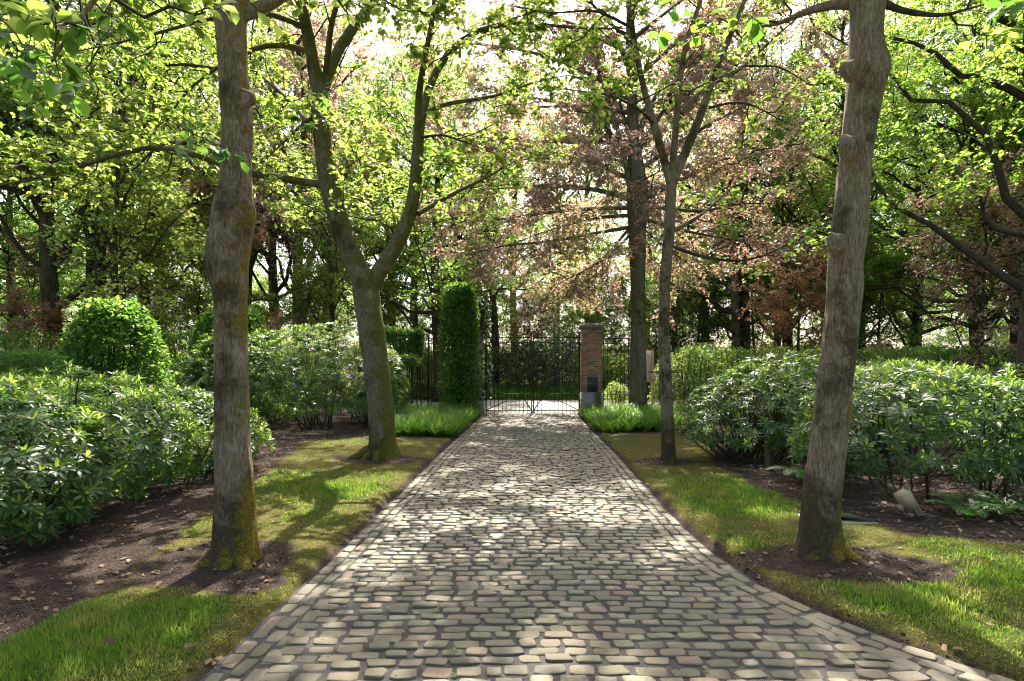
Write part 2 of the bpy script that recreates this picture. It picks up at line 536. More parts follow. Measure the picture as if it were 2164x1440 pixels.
def kids(P, n, t0, t1, ang, length, M=5, up=0., flat=1., jit=.05, taper=.5, lift=0.):
    """n children of every polyline in P; n may be an array (one number per parent)"""
    Nn, K, _ = P.shape
    idx = np.repeat(np.arange(Nn), n)
    c = len(idx)
    t = t0 + (t1 - t0) * rng.random(c)
    f = t * (K - 1)
    i = np.minimum(f.astype(int), K - 2)
    w = (f - i)[:, None]
    p = P[idx, i] * (1 - w) + P[idx, i + 1] * w
    tan = nrm(P[idx, i + 1] - P[idx, i])
    r = rng.normal(size=(c, 3))
    r = r - (r * tan).sum(1, keepdims=True) * tan
    r[:, 2] = r[:, 2] * flat + lift
    r = nrm(r)
    a = np.radians(ang * (.75 + .5 * rng.random(c)))[:, None]
    d = nrm(np.cos(a) * tan + np.sin(a) * r)
    L = (length if np.ndim(length) == 0 else np.asarray(length)[idx]) * (.55 + .75 * rng.random(c)) * (1 - taper * (t - t0) / max(t1 - t0, 1e-6))
    s = np.linspace(0, 1, M)[None, :, None]
    L3 = L[:, None, None]
    pts = p[:, None] + d[:, None] * L3 * s + np.array([0, 0, 1.]) * (up * L3 * s ** 2)
    wob = np.cumsum(rng.normal(size=(c, M, 3)) * jit, axis=1)
    wob -= wob[:, :1]
    return pts + wob * L3, idx, L


def on_lines(P, n, t0=.1, t1=1.):
    Nn, K, _ = P.shape
    idx = np.repeat(np.arange(Nn), n)
    t = t0 + (t1 - t0) * rng.random(len(idx))
    f = t * (K - 1)
    i = np.minimum(f.astype(int), K - 2)
    w = (f - i)[:, None]
    return P[idx, i] * (1 - w) + P[idx, i + 1] * w, nrm(P[idx, i + 1] - P[idx, i])


def leafy(g, P, n, size, T, spread=.0, upn=1.0, side=1.0, droop=0., t0=.1):
    p, tan = on_lines(P, n, t0)
    c = len(p)
    r = rng.normal(size=(c, 3)); r[:, 2] *= .45
    d = nrm(tan * .55 + side * nrm(r) + np.array([0, 0, -droop]))
    nn = nrm(np.array([0, 0, upn]) + rng.normal(size=(c, 3)) * .5)
    place_leaves(g, p + rng.normal(size=(c, 3)) * spread, d, nn, size * (.65 + .6 * rng.random(c)), T)


def trunk_geo(rows, Y, seg=36, step=.05, rough=.012, seed=0, foot=0., lobes=5, ybow=0.):
    """trunk from the photo's outline: rows of (v, u_left, u_right), read at depth Y, bottom to top"""
    rows = sorted(rows, key=lambda r: -r[0])
    z = np.array([at(0, r[0], Y)[2] for r in rows])
    xl = np.array([at(r[1], r[0], Y)[0] for r in rows])
    xr = np.array([at(r[2], r[0], Y)[0] for r in rows])
    zz = np.arange(z[0] - .12, z[-1] + 1e-6, step)
    zz[-1] = z[-1]
    c = np.interp(zz, z, (xl + xr) / 2); r = np.interp(zz, z, (xr - xl) / 2) * .97 * Y / math.hypot(Y, xl.mean())
    for _ in range(2):
        c[1:-1] = (c[:-2] + 2 * c[1:-1] + c[2:]) / 4; r[1:-1] = (r[:-2] + 2 * r[1:-1] + r[2:]) / 4
    th = np.arange(seg) / seg * 2 * np.pi
    dirs = np.stack([np.cos(th), np.sin(th)], -1)
    q = np.stack(np.broadcast_arrays(dirs[None, :, 0] * 1.6, dirs[None, :, 1] * 1.6, zz[:, None] * 1.8), -1)
    bulge = (fbm(q, seed, 3) - .5) * .16
    ridge = np.abs(vnoise(np.stack(np.broadcast_arrays(dirs[None, :, 0] * 7, dirs[None, :, 1] * 7, zz[:, None] * 3.0), -1), seed + 9) - .5) * 2
    rad = r[:, None] * (1 + bulge) + (ridge - .4) * rough
    rel = zz - z[0]
    fl = foot * np.exp(-np.maximum(rel, 0) / .13)
    lob = .55 + .45 * np.cos(th * lobes + seed) + .3 * np.cos(th * (lobes - 2) + 2 * seed)
    rad = rad + fl[:, None] * np.maximum(lob, 0)[None]
    yy = Y + ybow * np.sin(rel * .6)
    V = np.stack([c[:, None] + rad * dirs[None, :, 0], yy[:, None] + rad * dirs[None, :, 1], np.broadcast_to(zz[:, None], rad.shape)], -1)
    M = len(zz)
    i = np.arange(M - 1)[:, None] * seg
    j = np.arange(seg)[None]; jn = (j + 1) % seg
    F = np.stack([i + j, i + jn, i + seg + jn, i + seg + j], -1).reshape(-1, 4)
    return V.reshape(-1, 3), F, np.array([c[-1], yy[-1], zz[-1]]), r[-1]


def limb_obj(parent, origin, pts, r0, r1, mat, name='limb', M=14, seg=12):
    P = resample(pts, M)[None]
    Rr = np.linspace(1, 0, M) ** 1.1 * (r0 - r1) + r1
    Rr = Rr * (1 + .12 * (vnoise(P[0] * 5, 3) - .5))
    g = Geo()
    tubes(g, P, Rr[None], seg)
    obj(name, g.mesh(name, mat, origin=origin), parent)
    return P[0]


# ------------------------------------------------------------------ the lie of the land
LY = np.array([-3, 3.09, 3.94, 5.13, 7.43, 11.04, 17.8, 20.6]); LX = np.array([-1.85, -1.66, -1.62, -1.56, -1.48, -1.38, -1.10, -1.0])
RY = np.array([-3, 2.3, 3.13, 3.49, 3.84, 4.24, 4.73, 5.8, 7.57, 11.04, 16.3, 20.6]); RX = np.array([8, 3.35, 2.62, 2.33, 2.12, 1.94, 1.83, 1.79, 1.84, 2.0, 2.14, 2.35])
_yy = np.arange(-3, 20.7, .05)


def _sm(a, k=9):
    p = np.pad(a, k, mode='edge')
    return np.convolve(p, np.ones(2 * k + 1) / (2 * k + 1), 'valid')


_xl = _sm(np.interp(_yy, LY, LX)); _xr = _sm(np.interp(_yy, RY, RX))
xl = lambda y: np.interp(y, _yy, _xl)
xr = lambda y: np.interp(y, _yy, _xr)
BLY = np.array([0, 3.5, 4.1, 4.8, 5.5, 6.3, 8.5, 10.5, 12.2, 12.8, 13.2, 30]); BLX = np.array([-2.8, -2.98, -2.98, -3.15, -3.3, -3.2, -3.6, -4.1, -4.4, -3.2, -1.0, 0])
BRY = np.array([0, 5.0, 5.25, 5.45, 5.92, 6.86, 8, 9.7, 11.5, 13.4, 14.0, 30]); BRX = np.array([8, 4.8, 4.1, 3.75, 3.7, 3.45, 3.3, 3.4, 4.1, 4.6, 1.8, 1.5])
RINGS = [(-2.35, 4.62, .52, .48), (-2.0, 4.3, .35, .25), (2.9, 4.72, .62, .40), (2.45, 4.85, .42, .26), (-2.45, 10.1, .75, .5), (2.7, 9.8, .5, .5)]


def zones(x, y):
    """mulch weight, lush grass weight"""
    w = (n2(x, y, 1.3, 5) - .5) * .5 + (n2(x, y, 6, 6) - .5) * .16
    dl = np.interp(y, BLY, BLX) - x + w
    dr = x - np.interp(y, BRY, BRX) + w
    m = np.maximum(dl, dr)
    for cx, cy, rx, ry in RINGS:
        m = np.maximum(m, (1 - np.hypot((x - cx) / rx, (y - cy) / ry)) * .42 + w * 1.3)
    ed = np.minimum(np.abs(x - xl(y)), np.abs(x - xr(y)))
    m = np.maximum(m, .09 - ed * 1.1 + w * .45)
    mulch = np.clip(m * 5 + .5, 0, 1)
    gz = (n2(x, y, 1.0, 21) - .5) * 2.0 + (n2(x, y, 4.5, 22) - .5) * 1.3 + (n2(x, y, 13, 24) - .5) * .7 - .2
    for cx, cy, rx, ry, a in ((-2.3, 3.45, .8, .55, 1.3), (-2.2, 7.6, .75, .5, 1.0), (2.7, 7.0, .8, 1.3, 1.0), (3.9, 4.2, 1.4, .6, .55), (2.6, 3.95, .5, .3, .7), (3.6, 3.3, 1.0, .4, .5), (-2.4, 9.3, 1.5, .5, -.7), (2.8, 11.5, 1, 1.0, -.8), (-2.1, 5.9, .6, .5, -.2)):
        gz = gz + a * np.exp(-((x - cx) / rx) ** 2 - ((y - cy) / ry) ** 2)
    edge = np.minimum(np.abs(x - xl(y)), np.abs(x - xr(y)))
    green = np.clip(gz * 1.2 + .34, 0, 1) * np.clip(edge * 2.6 - .15 + (n2(x, y, 5, 23) - .5), 0, 1) * (1 - mulch)
    return mulch, green


def ground_h(x, y):
    dl = xl(y) - x; dr = x - xr(y)
    d = np.maximum(dl, dr)
    h = np.where(d < .0, -.07, np.clip(d * .35, 0, .05) + .004)
    far = np.clip(d - .3, 0, 2)
    h = h - .05 * np.exp(-((x - 3.4) / .27) ** 4 - ((y - 5.99) / .15) ** 4)      # the slab lies let into the soil
    return h + far * .03 * (1 - np.clip((y - 18) / 4, 0, 1)) + np.where(d > 0, (n2(x, y, 2.2, 31) - .5) * .05 * np.clip(d * 3, 0, 1), 0)


# ground to the horizon
gx = np.array([[-600, -60, -.12], [600, -60, -.12], [600, 900, -.12], [-600, 900, -.12]])
obj('ground', mk_mesh('ground', gx, [[[0, 1, 2, 3]]], M_WOODFLOOR), kind='structure')
tag(bpy.data.objects['ground'], 'dark woodland floor reaching far beyond the gate and road')


def grid_mesh(name, xs, ys, hfun, mat, zfun=None):
    X, Y = np.meshgrid(xs, ys)
    Z = hfun(X, Y)
    V = np.stack([X, Y, Z], -1).reshape(-1, 3)
    nx, ny = len(xs), len(ys)
    i = np.arange(ny - 1)[:, None] * nx + np.arange(nx - 1)[None]
    F = np.stack([i, i + 1, i + nx + 1, i + nx], -1).reshape(-1, 4)
    at_ = None
    if zfun:
        a, b = zfun(X, Y)
        at_ = {'mulch': a.ravel(), 'green': b.ravel()}
    return mk_mesh(name, V, [F], mat, at_)


o = obj('verge_ground', grid_mesh('verge_ground', np.arange(-16, 18.01, .11), np.r_[np.arange(.6, 12, .09), np.arange(12, 20.75, .2)], ground_h, M_GROUND, zones), kind='structure')
tag(o, 'mossy verge and bark mulch beds on both sides of the cobbled drive')
# the road beyond the gate and the bank behind it
o = obj('road', grid_mesh('road', np.linspace(-60, 60, 40), np.linspace(20.75, 29.4, 8), lambda x, y: np.full_like(x, -.02), M_ROAD), kind='structure')
tag(o, 'pale sunlit asphalt road crossing beyond the iron gate')
o = obj('bank', grid_mesh('bank', np.linspace(-70, 70, 90), np.r_[np.linspace(29.4, 31, 6), np.linspace(31.4, 120, 20)],
                          lambda x, y: np.clip((y - 29.4) * .25, -.03, .35) + .1 * (n2(x, y, .4, 8) - .5) * (y > 29.5) + np.clip(y - 40, 0, 100) * .012, M_WOODFLOOR), kind='structure')
tag(o, 'low green bank along the far side of the road')

# ------------------------------------------------------------------ the cobbled drive
dr_y = np.arange(.6, 20.76, .2)
V = []
for y in dr_y:
    for k in range(9):
        t = k / 8
        x = xl(y) - .03 + (xr(y) - xl(y) + .06) * t
        V.append((x, y, .006 + .02 * math.sin(math.pi * t)))
i = np.arange(len(dr_y) - 1)[:, None] * 9 + np.arange(8)[None]
drive = obj('driveway', mk_mesh('driveway', V, [np.stack([i, i + 1, i + 10, i + 9], -1).reshape(-1, 4)], M_JOINT), kind='structure')
tag(drive, 'cobbled driveway of grey and beige setts leading to the iron gate')


def cobble_template(k):
    r = np.random.default_rng(100 + k)
    n = 12
    th = (np.arange(n) + .5) / n * 2 * np.pi
    e = .24 + .2 * r.random()
    ox = np.sign(np.cos(th)) * np.abs(np.cos(th)) ** e * .5
    oy = np.sign(np.sin(th)) * np.abs(np.sin(th)) ** e * .5
    ox = ox * (1 + r.normal(size=n) * .05) + (r.random() - .5) * .22 * oy
    oy = oy * (1 + r.normal(size=n) * .075) + (r.random() - .5) * .16 * ox
    tx, ty = (r.random(2) - .5) * .16
    R0 = np.stack([ox, oy, np.full(n, -1.)], 1)
    R1 = np.stack([ox * .985, oy * .97, .72 + r.normal(size=n) * .08], 1)
    R2 = np.stack([ox * .93, oy * .88, .99 + .5 * tx * ox + .5 * ty * oy + r.normal(size=n) * .06], 1)
    C = np.array([[0, 0, 1.03 + r.normal() * .06]])
    V = np.concatenate([R0, R1, R2, C])
    j = np.arange(n); jn = (j + 1) % n
    q = np.concatenate([np.stack([j, jn, n + jn, n + j], 1), np.stack([n + j, n + jn, 2 * n + jn, 2 * n + j], 1)])
    t = np.stack([2 * n + j, 2 * n + jn, np.full(n, 3 * n)], 1)
    return V, q, t, n


CT = [cobble_template(k) for k in range(16)]
CM = [mk_mesh('cobblestone', V, [q, t], M_STONE) for V, q, t, _ in CT]
stones = []          # x, y, rot, w, d, h, variant


def camber(x, y):
    t = np.clip((x - xl(y)) / (xr(y) - xl(y)), 0, 1)
    return .02 * math.sin(math.pi * t)


y = 1.0
row = 0
while y < 20.6:
    dep = rng.uniform(.078, .098)
    a, b = xl(y) + .335, xr(y) - .335
    x = a - rng.uniform(0, .12)
    while x < b:
        w = rng.uniform(.112, .185) * (1.0 if rng.random() > .08 else .7)
        if x + w > a + .02 and x < b - .02:
            wob = (n2(np.array([x]), np.array([y]), .7, 41)[0] - .5) * .16
            stones.append((x + w / 2, y + wob + rng.normal() * .005, rng.normal() * .05, w, dep * rng.uniform(.82, 1.06), rng.uniform(.013, .021), int(rng.integers(16))))
        x += w + rng.uniform(.014, .036)
    y += dep + rng.uniform(.012, .020)
for side in (-1, 1):
    for lane, off in enumerate((.05, .155, .26)):
        y = .9 + .07 * lane
        while y < 20.4:
            L = rng.uniform(.13, .20)
            e = xl if side < 0 else xr
            dx = (e(y + .1) - e(y - .1)) / .2
            ang = math.atan2(1, dx) - math.pi / 2
            stones.append((e(y) - side * (off) * math.hypot(1, dx) + rng.normal() * .005, y, ang + rng.normal() * .03, rng.uniform(.080, .094), L, rng.uniform(.013, .021), int(rng.integers(16))))
            y += (L + rng.uniform(.012, .026)) / math.hypot(1, dx)
st = np.array(stones)
# how large each stone shows: nearest in view first
uu = CX + F_PX * st[:, 0] / np.maximum(st[:, 1], .1)
vis = (uu > -40) & (uu < 2200) & (st[:, 1] > 3.05)
order = np.argsort(np.where(vis, st[:, 1] ** 2 / (st[:, 3] * st[:, 4]), 1e9))
singles = set(order[:300].tolist())
rest = Geo()
for k, (x, y, rot, w, d, h, vi) in enumerate(stones):
    z = camber(x, y) + rng.normal() * .003
    tl = rng.normal(size=2) * .018
    if k in singles:
        o = obj('cobblestone', CM[vi], drive)
        o.matrix_local = Matrix.Translation((x, y, z)) @ Matrix.Rotation(rot, 4, 'Z') @ Matrix.Rotation(tl[0], 4, 'X') @ Matrix.Rotation(tl[1], 4, 'Y') @ Matrix.Diagonal((w, d, h, 1))
    else:
        V, q, t, n_ = CT[vi]
        if y > 7: V, q, t = V[n_:], q[n_:] - n_, t - n_      # sunk sides cannot be seen so far off
        P = V * np.array([w, d, h])
        P[:, 2] += tl[0] * P[:, 1] - tl[1] * P[:, 0]
        c, s = math.cos(rot), math.sin(rot)
        P = np.stack([P[:, 0] * c - P[:, 1] * s + x, P[:, 0] * s + P[:, 1] * c + y, P[:, 2] + z], 1)
        rest.add(P, [q, t], np.full(len(P), rng.random()))
o = obj('distant_cobbles', rest.mesh('distant_cobbles', M_STONE), drive, kind='stuff')

# ------------------------------------------------------------------ lawn grass, mulch, litter
def scatter(x0, x1, y0, y1, n, power=1.0):
    x = rng.uniform(x0, x1, n)
    y = y0 + (y1 - y0) * rng.random(n) ** power
    return x, y


def outside(x, y, m=.02):
    return (x < xl(y) - m) | (x > xr(y) + m)


g = Geo()
for (x0, x1, y0, y1, n, pw) in ((-4.4, -1.4, 2.4, 12.8, 330000, 1.7), (1.7, 6.4, 2.4, 13.4, 430000, 1.5)):
    x, y = scatter(x0, x1, y0, y1, n, pw)
    mu, gr = zones(x, y)
    p = (gr ** 1.5 * .5 * np.clip(n2(x, y, 14, 78) * 2.6 - .5, .1, 1.2) + .30) * np.clip(1.25 - mu * 1.9, 0.004, 1) * np.clip(1.5 - y / 9, .22, 1)
    k = (rng.random(n) < p) & outside(x, y, .01)
    x, y, gr, mu = x[k], y[k], gr[k], mu[k]
    c = len(x)
    th = rng.uniform(0, 2 * np.pi, c)
    d = np.stack([np.cos(th) * .75, np.sin(th) * .75, np.full(c, 1.)], 1) + rng.normal(size=(c, 3)) * .3
    h = (.010 + .042 * gr ** 1.2 * (.45 + 1.1 * n2(x, y, 9, 77))) * rng.uniform(.45, 1.6, c)
    nn = np.stack([-np.cos(th), -np.sin(th), np.full(c, .5)], 1)
    rr = np.clip(rng.random(c) * .7 + (1 - gr) * .5, 0, 1)
    place_leaves(g, np.stack([x, y, ground_h(x, y) - .004], 1), d, nn, h, T_BLADE, width=rng.uniform(.0025, .0055, c) * (1 + y / 8), rnd=rr)
o = obj('lawn_grass', g.mesh('lawn_grass', M_GRASS), kind='stuff')
tag(o, 'short patchy green grass on the verges beside the cobbles', 'grass')

g = Geo()
x = np.concatenate([rng.uniform(-6.5, -1.7, 42000), rng.uniform(1.9, 7, 46000)])
y = 2.6 + 11.0 * rng.random(len(x)) ** 1.5
mu, gr = zones(x, y)
k = (rng.random(len(x)) < mu * .9 + .02) & outside(x, y, .0)
x, y = x[k], y[k]; c = len(x)
th = rng.uniform(0, 2 * np.pi, c)
place_leaves(g, np.stack([x, y, ground_h(x, y) + .006], 1), np.stack([np.cos(th), np.sin(th), rng.normal(size=c) * .3], 1),
             np.array([0, 0, 1.]) + rng.normal(size=(c, 3)) * .45, rng.uniform(.010, .036, c), T_DIA, width=rng.uniform(.008, .02, c))
o = obj('bark_mulch', g.mesh('bark_mulch', M_CHIP, smooth=False), kind='stuff')
tag(o, 'dark bark chip mulch in the planting beds and around trunks', 'mulch')

g = Geo()
x = np.concatenate([rng.uniform(-7, -1.6, 2600), rng.uniform(1.9, 7, 3000)])
y = 2.7 + 12 * rng.random(len(x)) ** 1.2
mu, gr = zones(x, y)
k = (rng.random(len(x)) < .12 + mu * .75) & outside(x, y, .0)
x, y = x[k], y[k]; c = len(x)
th = rng.uniform(0, 2 * np.pi, c)
place_leaves(g, np.stack([x, y, ground_h(x, y) + .014], 1), np.stack([np.cos(th), np.sin(th), rng.normal(size=c) * .25], 1),
             np.array([0, 0, 1.]) + rng.normal(size=(c, 3)) * .4, rng.uniform(.025, .07, c), T_OVAL)
o = obj('leaf_litter', g.mesh('leaf_litter', M_LITTER), kind='stuff')
tag(o, 'scattered dry brown leaf litter on the mulch', 'leaf litter')

# grit and tiny debris on the cobbles
g = Geo()
c = 5000
y = 3 + 12 * rng.random(c) ** 1.6
x = xl(y) + (xr(y) - xl(y)) * rng.random(c)
th = rng.uniform(0, 2 * np.pi, c)
place_leaves(g, np.stack([x, y, np.full(c, .031) + .02 * np.sin(np.pi * (x - xl(y)) / (xr(y) - xl(y)))], 1), np.stack([np.cos(th), np.sin(th), np.zeros(c)], 1),
             np.array([0, 0, 1.]) + rng.normal(size=(c, 3)) * .5, rng.uniform(.003, .011, c), T_DIA)
o = obj('drive_debris', g.mesh('drive_debris', M_LITTER, smooth=False), kind='stuff')
tag(o, 'tiny bits of plant debris lying on the cobbles', 'debris')

# ------------------------------------------------------------------ the four avenue trees
def avenue_tree(label, rows, Y, limbs, bark, seed, foot, leaf_mat_, leaf, dens, sub_len, twig_n, leaf_n, tmpl, extra=(), roots=(), upb=.12, rough=.012, step=.04):
    base = at((rows[0][1] + rows[0][2]) / 2, rows[0][0], Y)
    base[2] = 0
    root = empty('avenue_tree', base, label, 'tree', 'four trees lining the cobbled drive')
    V, F, top, rtop = trunk_geo(rows, Y, 44, step, rough, seed, foot)
    g = Geo().add(V, [F])
    obj('trunk', g.mesh('trunk', bark, origin=base), root)
    for pts, r0, r1 in roots:
        limb_obj(root, base, [np.array(p) for p in pts], r0, r1, bark, 'root', 10, 10)
    lines, lens = [], []
    for pts, r0, r1 in limbs:
        P = [at(*p) if not isinstance(p, np.ndarray) else p for p in pts]
        L = limb_obj(root, base, P, r0, r1, bark if r0 > .035 else M_TWIG)
        lines.append(resample(L, 12))
        lens.append(np.linalg.norm(np.diff(L, axis=0), axis=1).sum())
    A = np.array(lines)
    n = np.maximum(2, (np.array(lens) * dens).astype(int))
    B, bi, bl = kids(A, n, .22, 1., 58, sub_len, 6, upb, .55, .07, .35)
    C, ci, cl = kids(B, twig_n, .3, 1., 50, sub_len * .38, 5, .05, .45, .08, .3)
    tw = Geo()
    tubes(tw, B, np.linspace(.014, .005, 6)[None] * (.5 + .5 * bl / sub_len)[:, None], 5)
    tubes(tw, C, np.linspace(.006, .002, 5)[None].repeat(len(C), 0), 3)
    obj('twigs', tw.mesh('twigs', M_TWIG, origin=base), root, kind='stuff')
    lv = Geo()
    leafy(lv, C, leaf_n, leaf, tmpl, .012, 1.0, 1.0, .15)
    leafy(lv, B, max(2, leaf_n // 3), leaf, tmpl, .012, 1.0, 1.0, .15, .6)
    obj('crown', lv.mesh('crown', leaf_mat_, origin=base), root, kind='stuff')
    return root, base


def knot(root, base, p, r, out, mat=None, name='knot'):
    """a healed branch scar: a collar of bark round a pale cut face; a burl has the collar closed over"""
    out = nrm(np.asarray(out, float)[None])[0]
    a = nrm(np.cross(out, np.array([0, 0, 1.]))[None])[0]; b = np.cross(out, a)
    n = 18; th = np.arange(n) / n * 2 * np.pi
    wob = 1 + .10 * np.sin(3 * th + r * 90) + .06 * np.sin(5 * th)
    def ring(prof, sq):
        V = np.concatenate([p + r * (pr * wob[:, None] * (np.cos(th)[:, None] * a + sq * np.sin(th)[:, None] * b) + h * out) for pr, h in prof])
        j = np.arange(n); jn = (j + 1) % n
        q = np.concatenate([np.stack([k * n + j, k * n + jn, (k + 1) * n + jn, (k + 1) * n + j], 1) for k in range(len(prof) - 1)])
        return Geo().add(V, [q])
    if mat is None:
        o = obj(name, ring([(1.7, -.75), (1.45, -.3), (1.2, .0), (1.0, .12), (.8, .06), (.7, -.15)], 1.2).mesh(name, M_BARK, origin=base), root)
        obj('cut_face', ring([(.78, -.02), (.4, -.06), (.02, -.03)], 1.2).mesh('cut_face', M_WOUND, origin=base), o)
    else:
        obj(name, ring([(2.1, -.9), (1.7, -.4), (1.3, .0), (.85, .28), (.4, .36), (.02, .30)], 1.35).mesh(name, mat, origin=base), root)


# near tree on the planting-bed side of the drive, with swellings
rows = [(1212, 428, 552), (1190, 440, 548), (1140, 445, 547), (1080, 450, 545), (1000, 452, 538), (950, 452, 532), (850, 451, 528), (700, 450, 525), (640, 449, 526), (600, 440, 527),
        (560, 431, 528), (520, 434, 532), (490, 441, 540), (450, 443, 546), (420, 452, 540), (380, 464, 535), (330, 467, 535), (270, 466, 537), (230, 463, 537), (205, 461, 537), (160, 459, 528),
        (100, 456, 525), (40, 450, 527), (0, 446, 531), (-60, 440, 540), (-110, 450, 545)]
L1, L1b = avenue_tree('stout grey burled tree trunk with yellow mossy foot beside the rhododendron hedge', rows, 4.8,
    [([(505, 35, 4.8), (560, 22, 4.85), (620, -20, 5.0), (760, -160, 5.6), (900, -330, 6.4)], .06, .02),
     ([(490, -80, 4.8), (470, -250, 4.9), (420, -480, 4.7), (430, -800, 5.0)], .13, .03),
     ([(500, -80, 4.8), (560, -240, 4.6), (640, -420, 4.4), (720, -680, 4.2)], .10, .03),
     ([(470, -90, 4.75), (380, -180, 4.5), (260, -260, 4.1), (140, -330, 3.8)], .08, .02),
     ([(480, -60, 4.7), (440, -160, 4.2), (300, -120, 3.75), (180, 20, 3.5), (110, 130, 3.3)], .045, .008),
     ([(520, -90, 4.8), (620, -200, 5.4), (700, -380, 6.2)], .07, .02)],
    M_BARK, 3, .10, M_LIME, .125, 2.6, 1.0, 4, 5, T_OVAL,
    roots=[([(-2.38, 4.76, .2), (-2.5, 4.68, .07), (-2.64, 4.62, .01), (-2.8, 4.56, -.05)], .10, .03), ([(-2.28, 4.74, .14), (-2.18, 4.64, .03), (-2.06, 4.54, -.06)], .09, .03), ([(-2.33, 4.70, .12), (-2.34, 4.58, .02), (-2.36, 4.46, -.06)], .08, .03)])
knot(L1, L1b, at(519, 205, 4.66), .045, (.45, -1, .05))
knot(L1, L1b, at(504, 106, 4.66), .018, (.25, -1, .1))
knot(L1, L1b, at(462, 500, 4.64), .06, (-.2, -1, .0), M_BARK, 'burl')

# near tree opposite, leaning outwards
rows = [(1200, 1668, 1802), (1180, 1676, 1790), (1150, 1682, 1781), (1080, 1690, 1776), (1000, 1700, 1785), (900, 1713, 1795), (800, 1725, 1803), (700, 1738, 1815), (640, 1744, 1822), (600, 1744, 1826), (560, 1746, 1824),
        (520, 1751, 1832), (480, 1753, 1838), (440, 1760, 1838), (350, 1770, 1843), (260, 1779, 1857), (200, 1785, 1868), (165, 1787, 1880), (140, 1789, 1885), (115, 1792, 1874), (80, 1794, 1866), (40, 1795, 1869), (0, 1793, 1876), (-60, 1790, 1890), (-110, 1800, 1890)]
R1, R1b = avenue_tree('stout leaning tree trunk with a dark stained foot beside the fallen paving slab', rows, 4.98,
    [([(1815, 10, 5.0), (1760, 8, 5.1), (1700, 25, 5.2), (1650, 50, 5.4), (1580, 60, 5.7)], .05, .008),
     ([(1860, 5, 5.0), (1910, 25, 5.0), (1990, 35, 4.9), (2080, 10, 4.8)], .035, .006),
     ([(1850, -80, 5.0), (1880, -260, 5.1), (1900, -520, 5.3), (1880, -800, 5.2)], .13, .03),
     ([(1840, -80, 5.0), (1760, -200, 4.8), (1660, -340, 4.5), (1600, -560, 4.2)], .10, .03),
     ([(1870, -80, 4.9), (1990, -180, 4.6), (2140, -270, 4.2), (2300, -330, 3.9)], .09, .02),
     ([(1840, -70, 5.1), (1760, -150, 5.8), (1660, -280, 6.6)], .07, .02)],
    M_BARK, 8, .13, M_LIME, .115, 1.6, .95, 4, 5, T_OVAL,
    roots=[([(2.76, 4.95, .16), (2.88, 4.87, .05), (3.0, 4.80, .0), (3.14, 4.74, -.05)], .10, .03), ([(2.66, 4.93, .14), (2.56, 4.85, .04), (2.42, 4.80, -.04)], .09, .03), ([(2.7, 4.86, .12), (2.70, 4.74, .02), (2.68, 4.62, -.06)], .08, .03)])
knot(R1, R1b, at(1846, 243, 4.87), .035, (.45, -1, .05))
knot(R1, R1b, at(1876, 138, 4.93), .06, (1, -.35, .0), M_BARK, 'burl')
knot(R1, R1b, at(1795, 145, 4.86), .035, (-.4, -1, .0), M_BARK, 'burl')
knot(R1, R1b, at(1800, 310, 4.82), .045, (-.1, -1, .0), M_BARK, 'burl')
knot(R1, R1b, at(1772, 515, 4.82), .04, (-.1, -1, .0), M_BARK, 'burl')

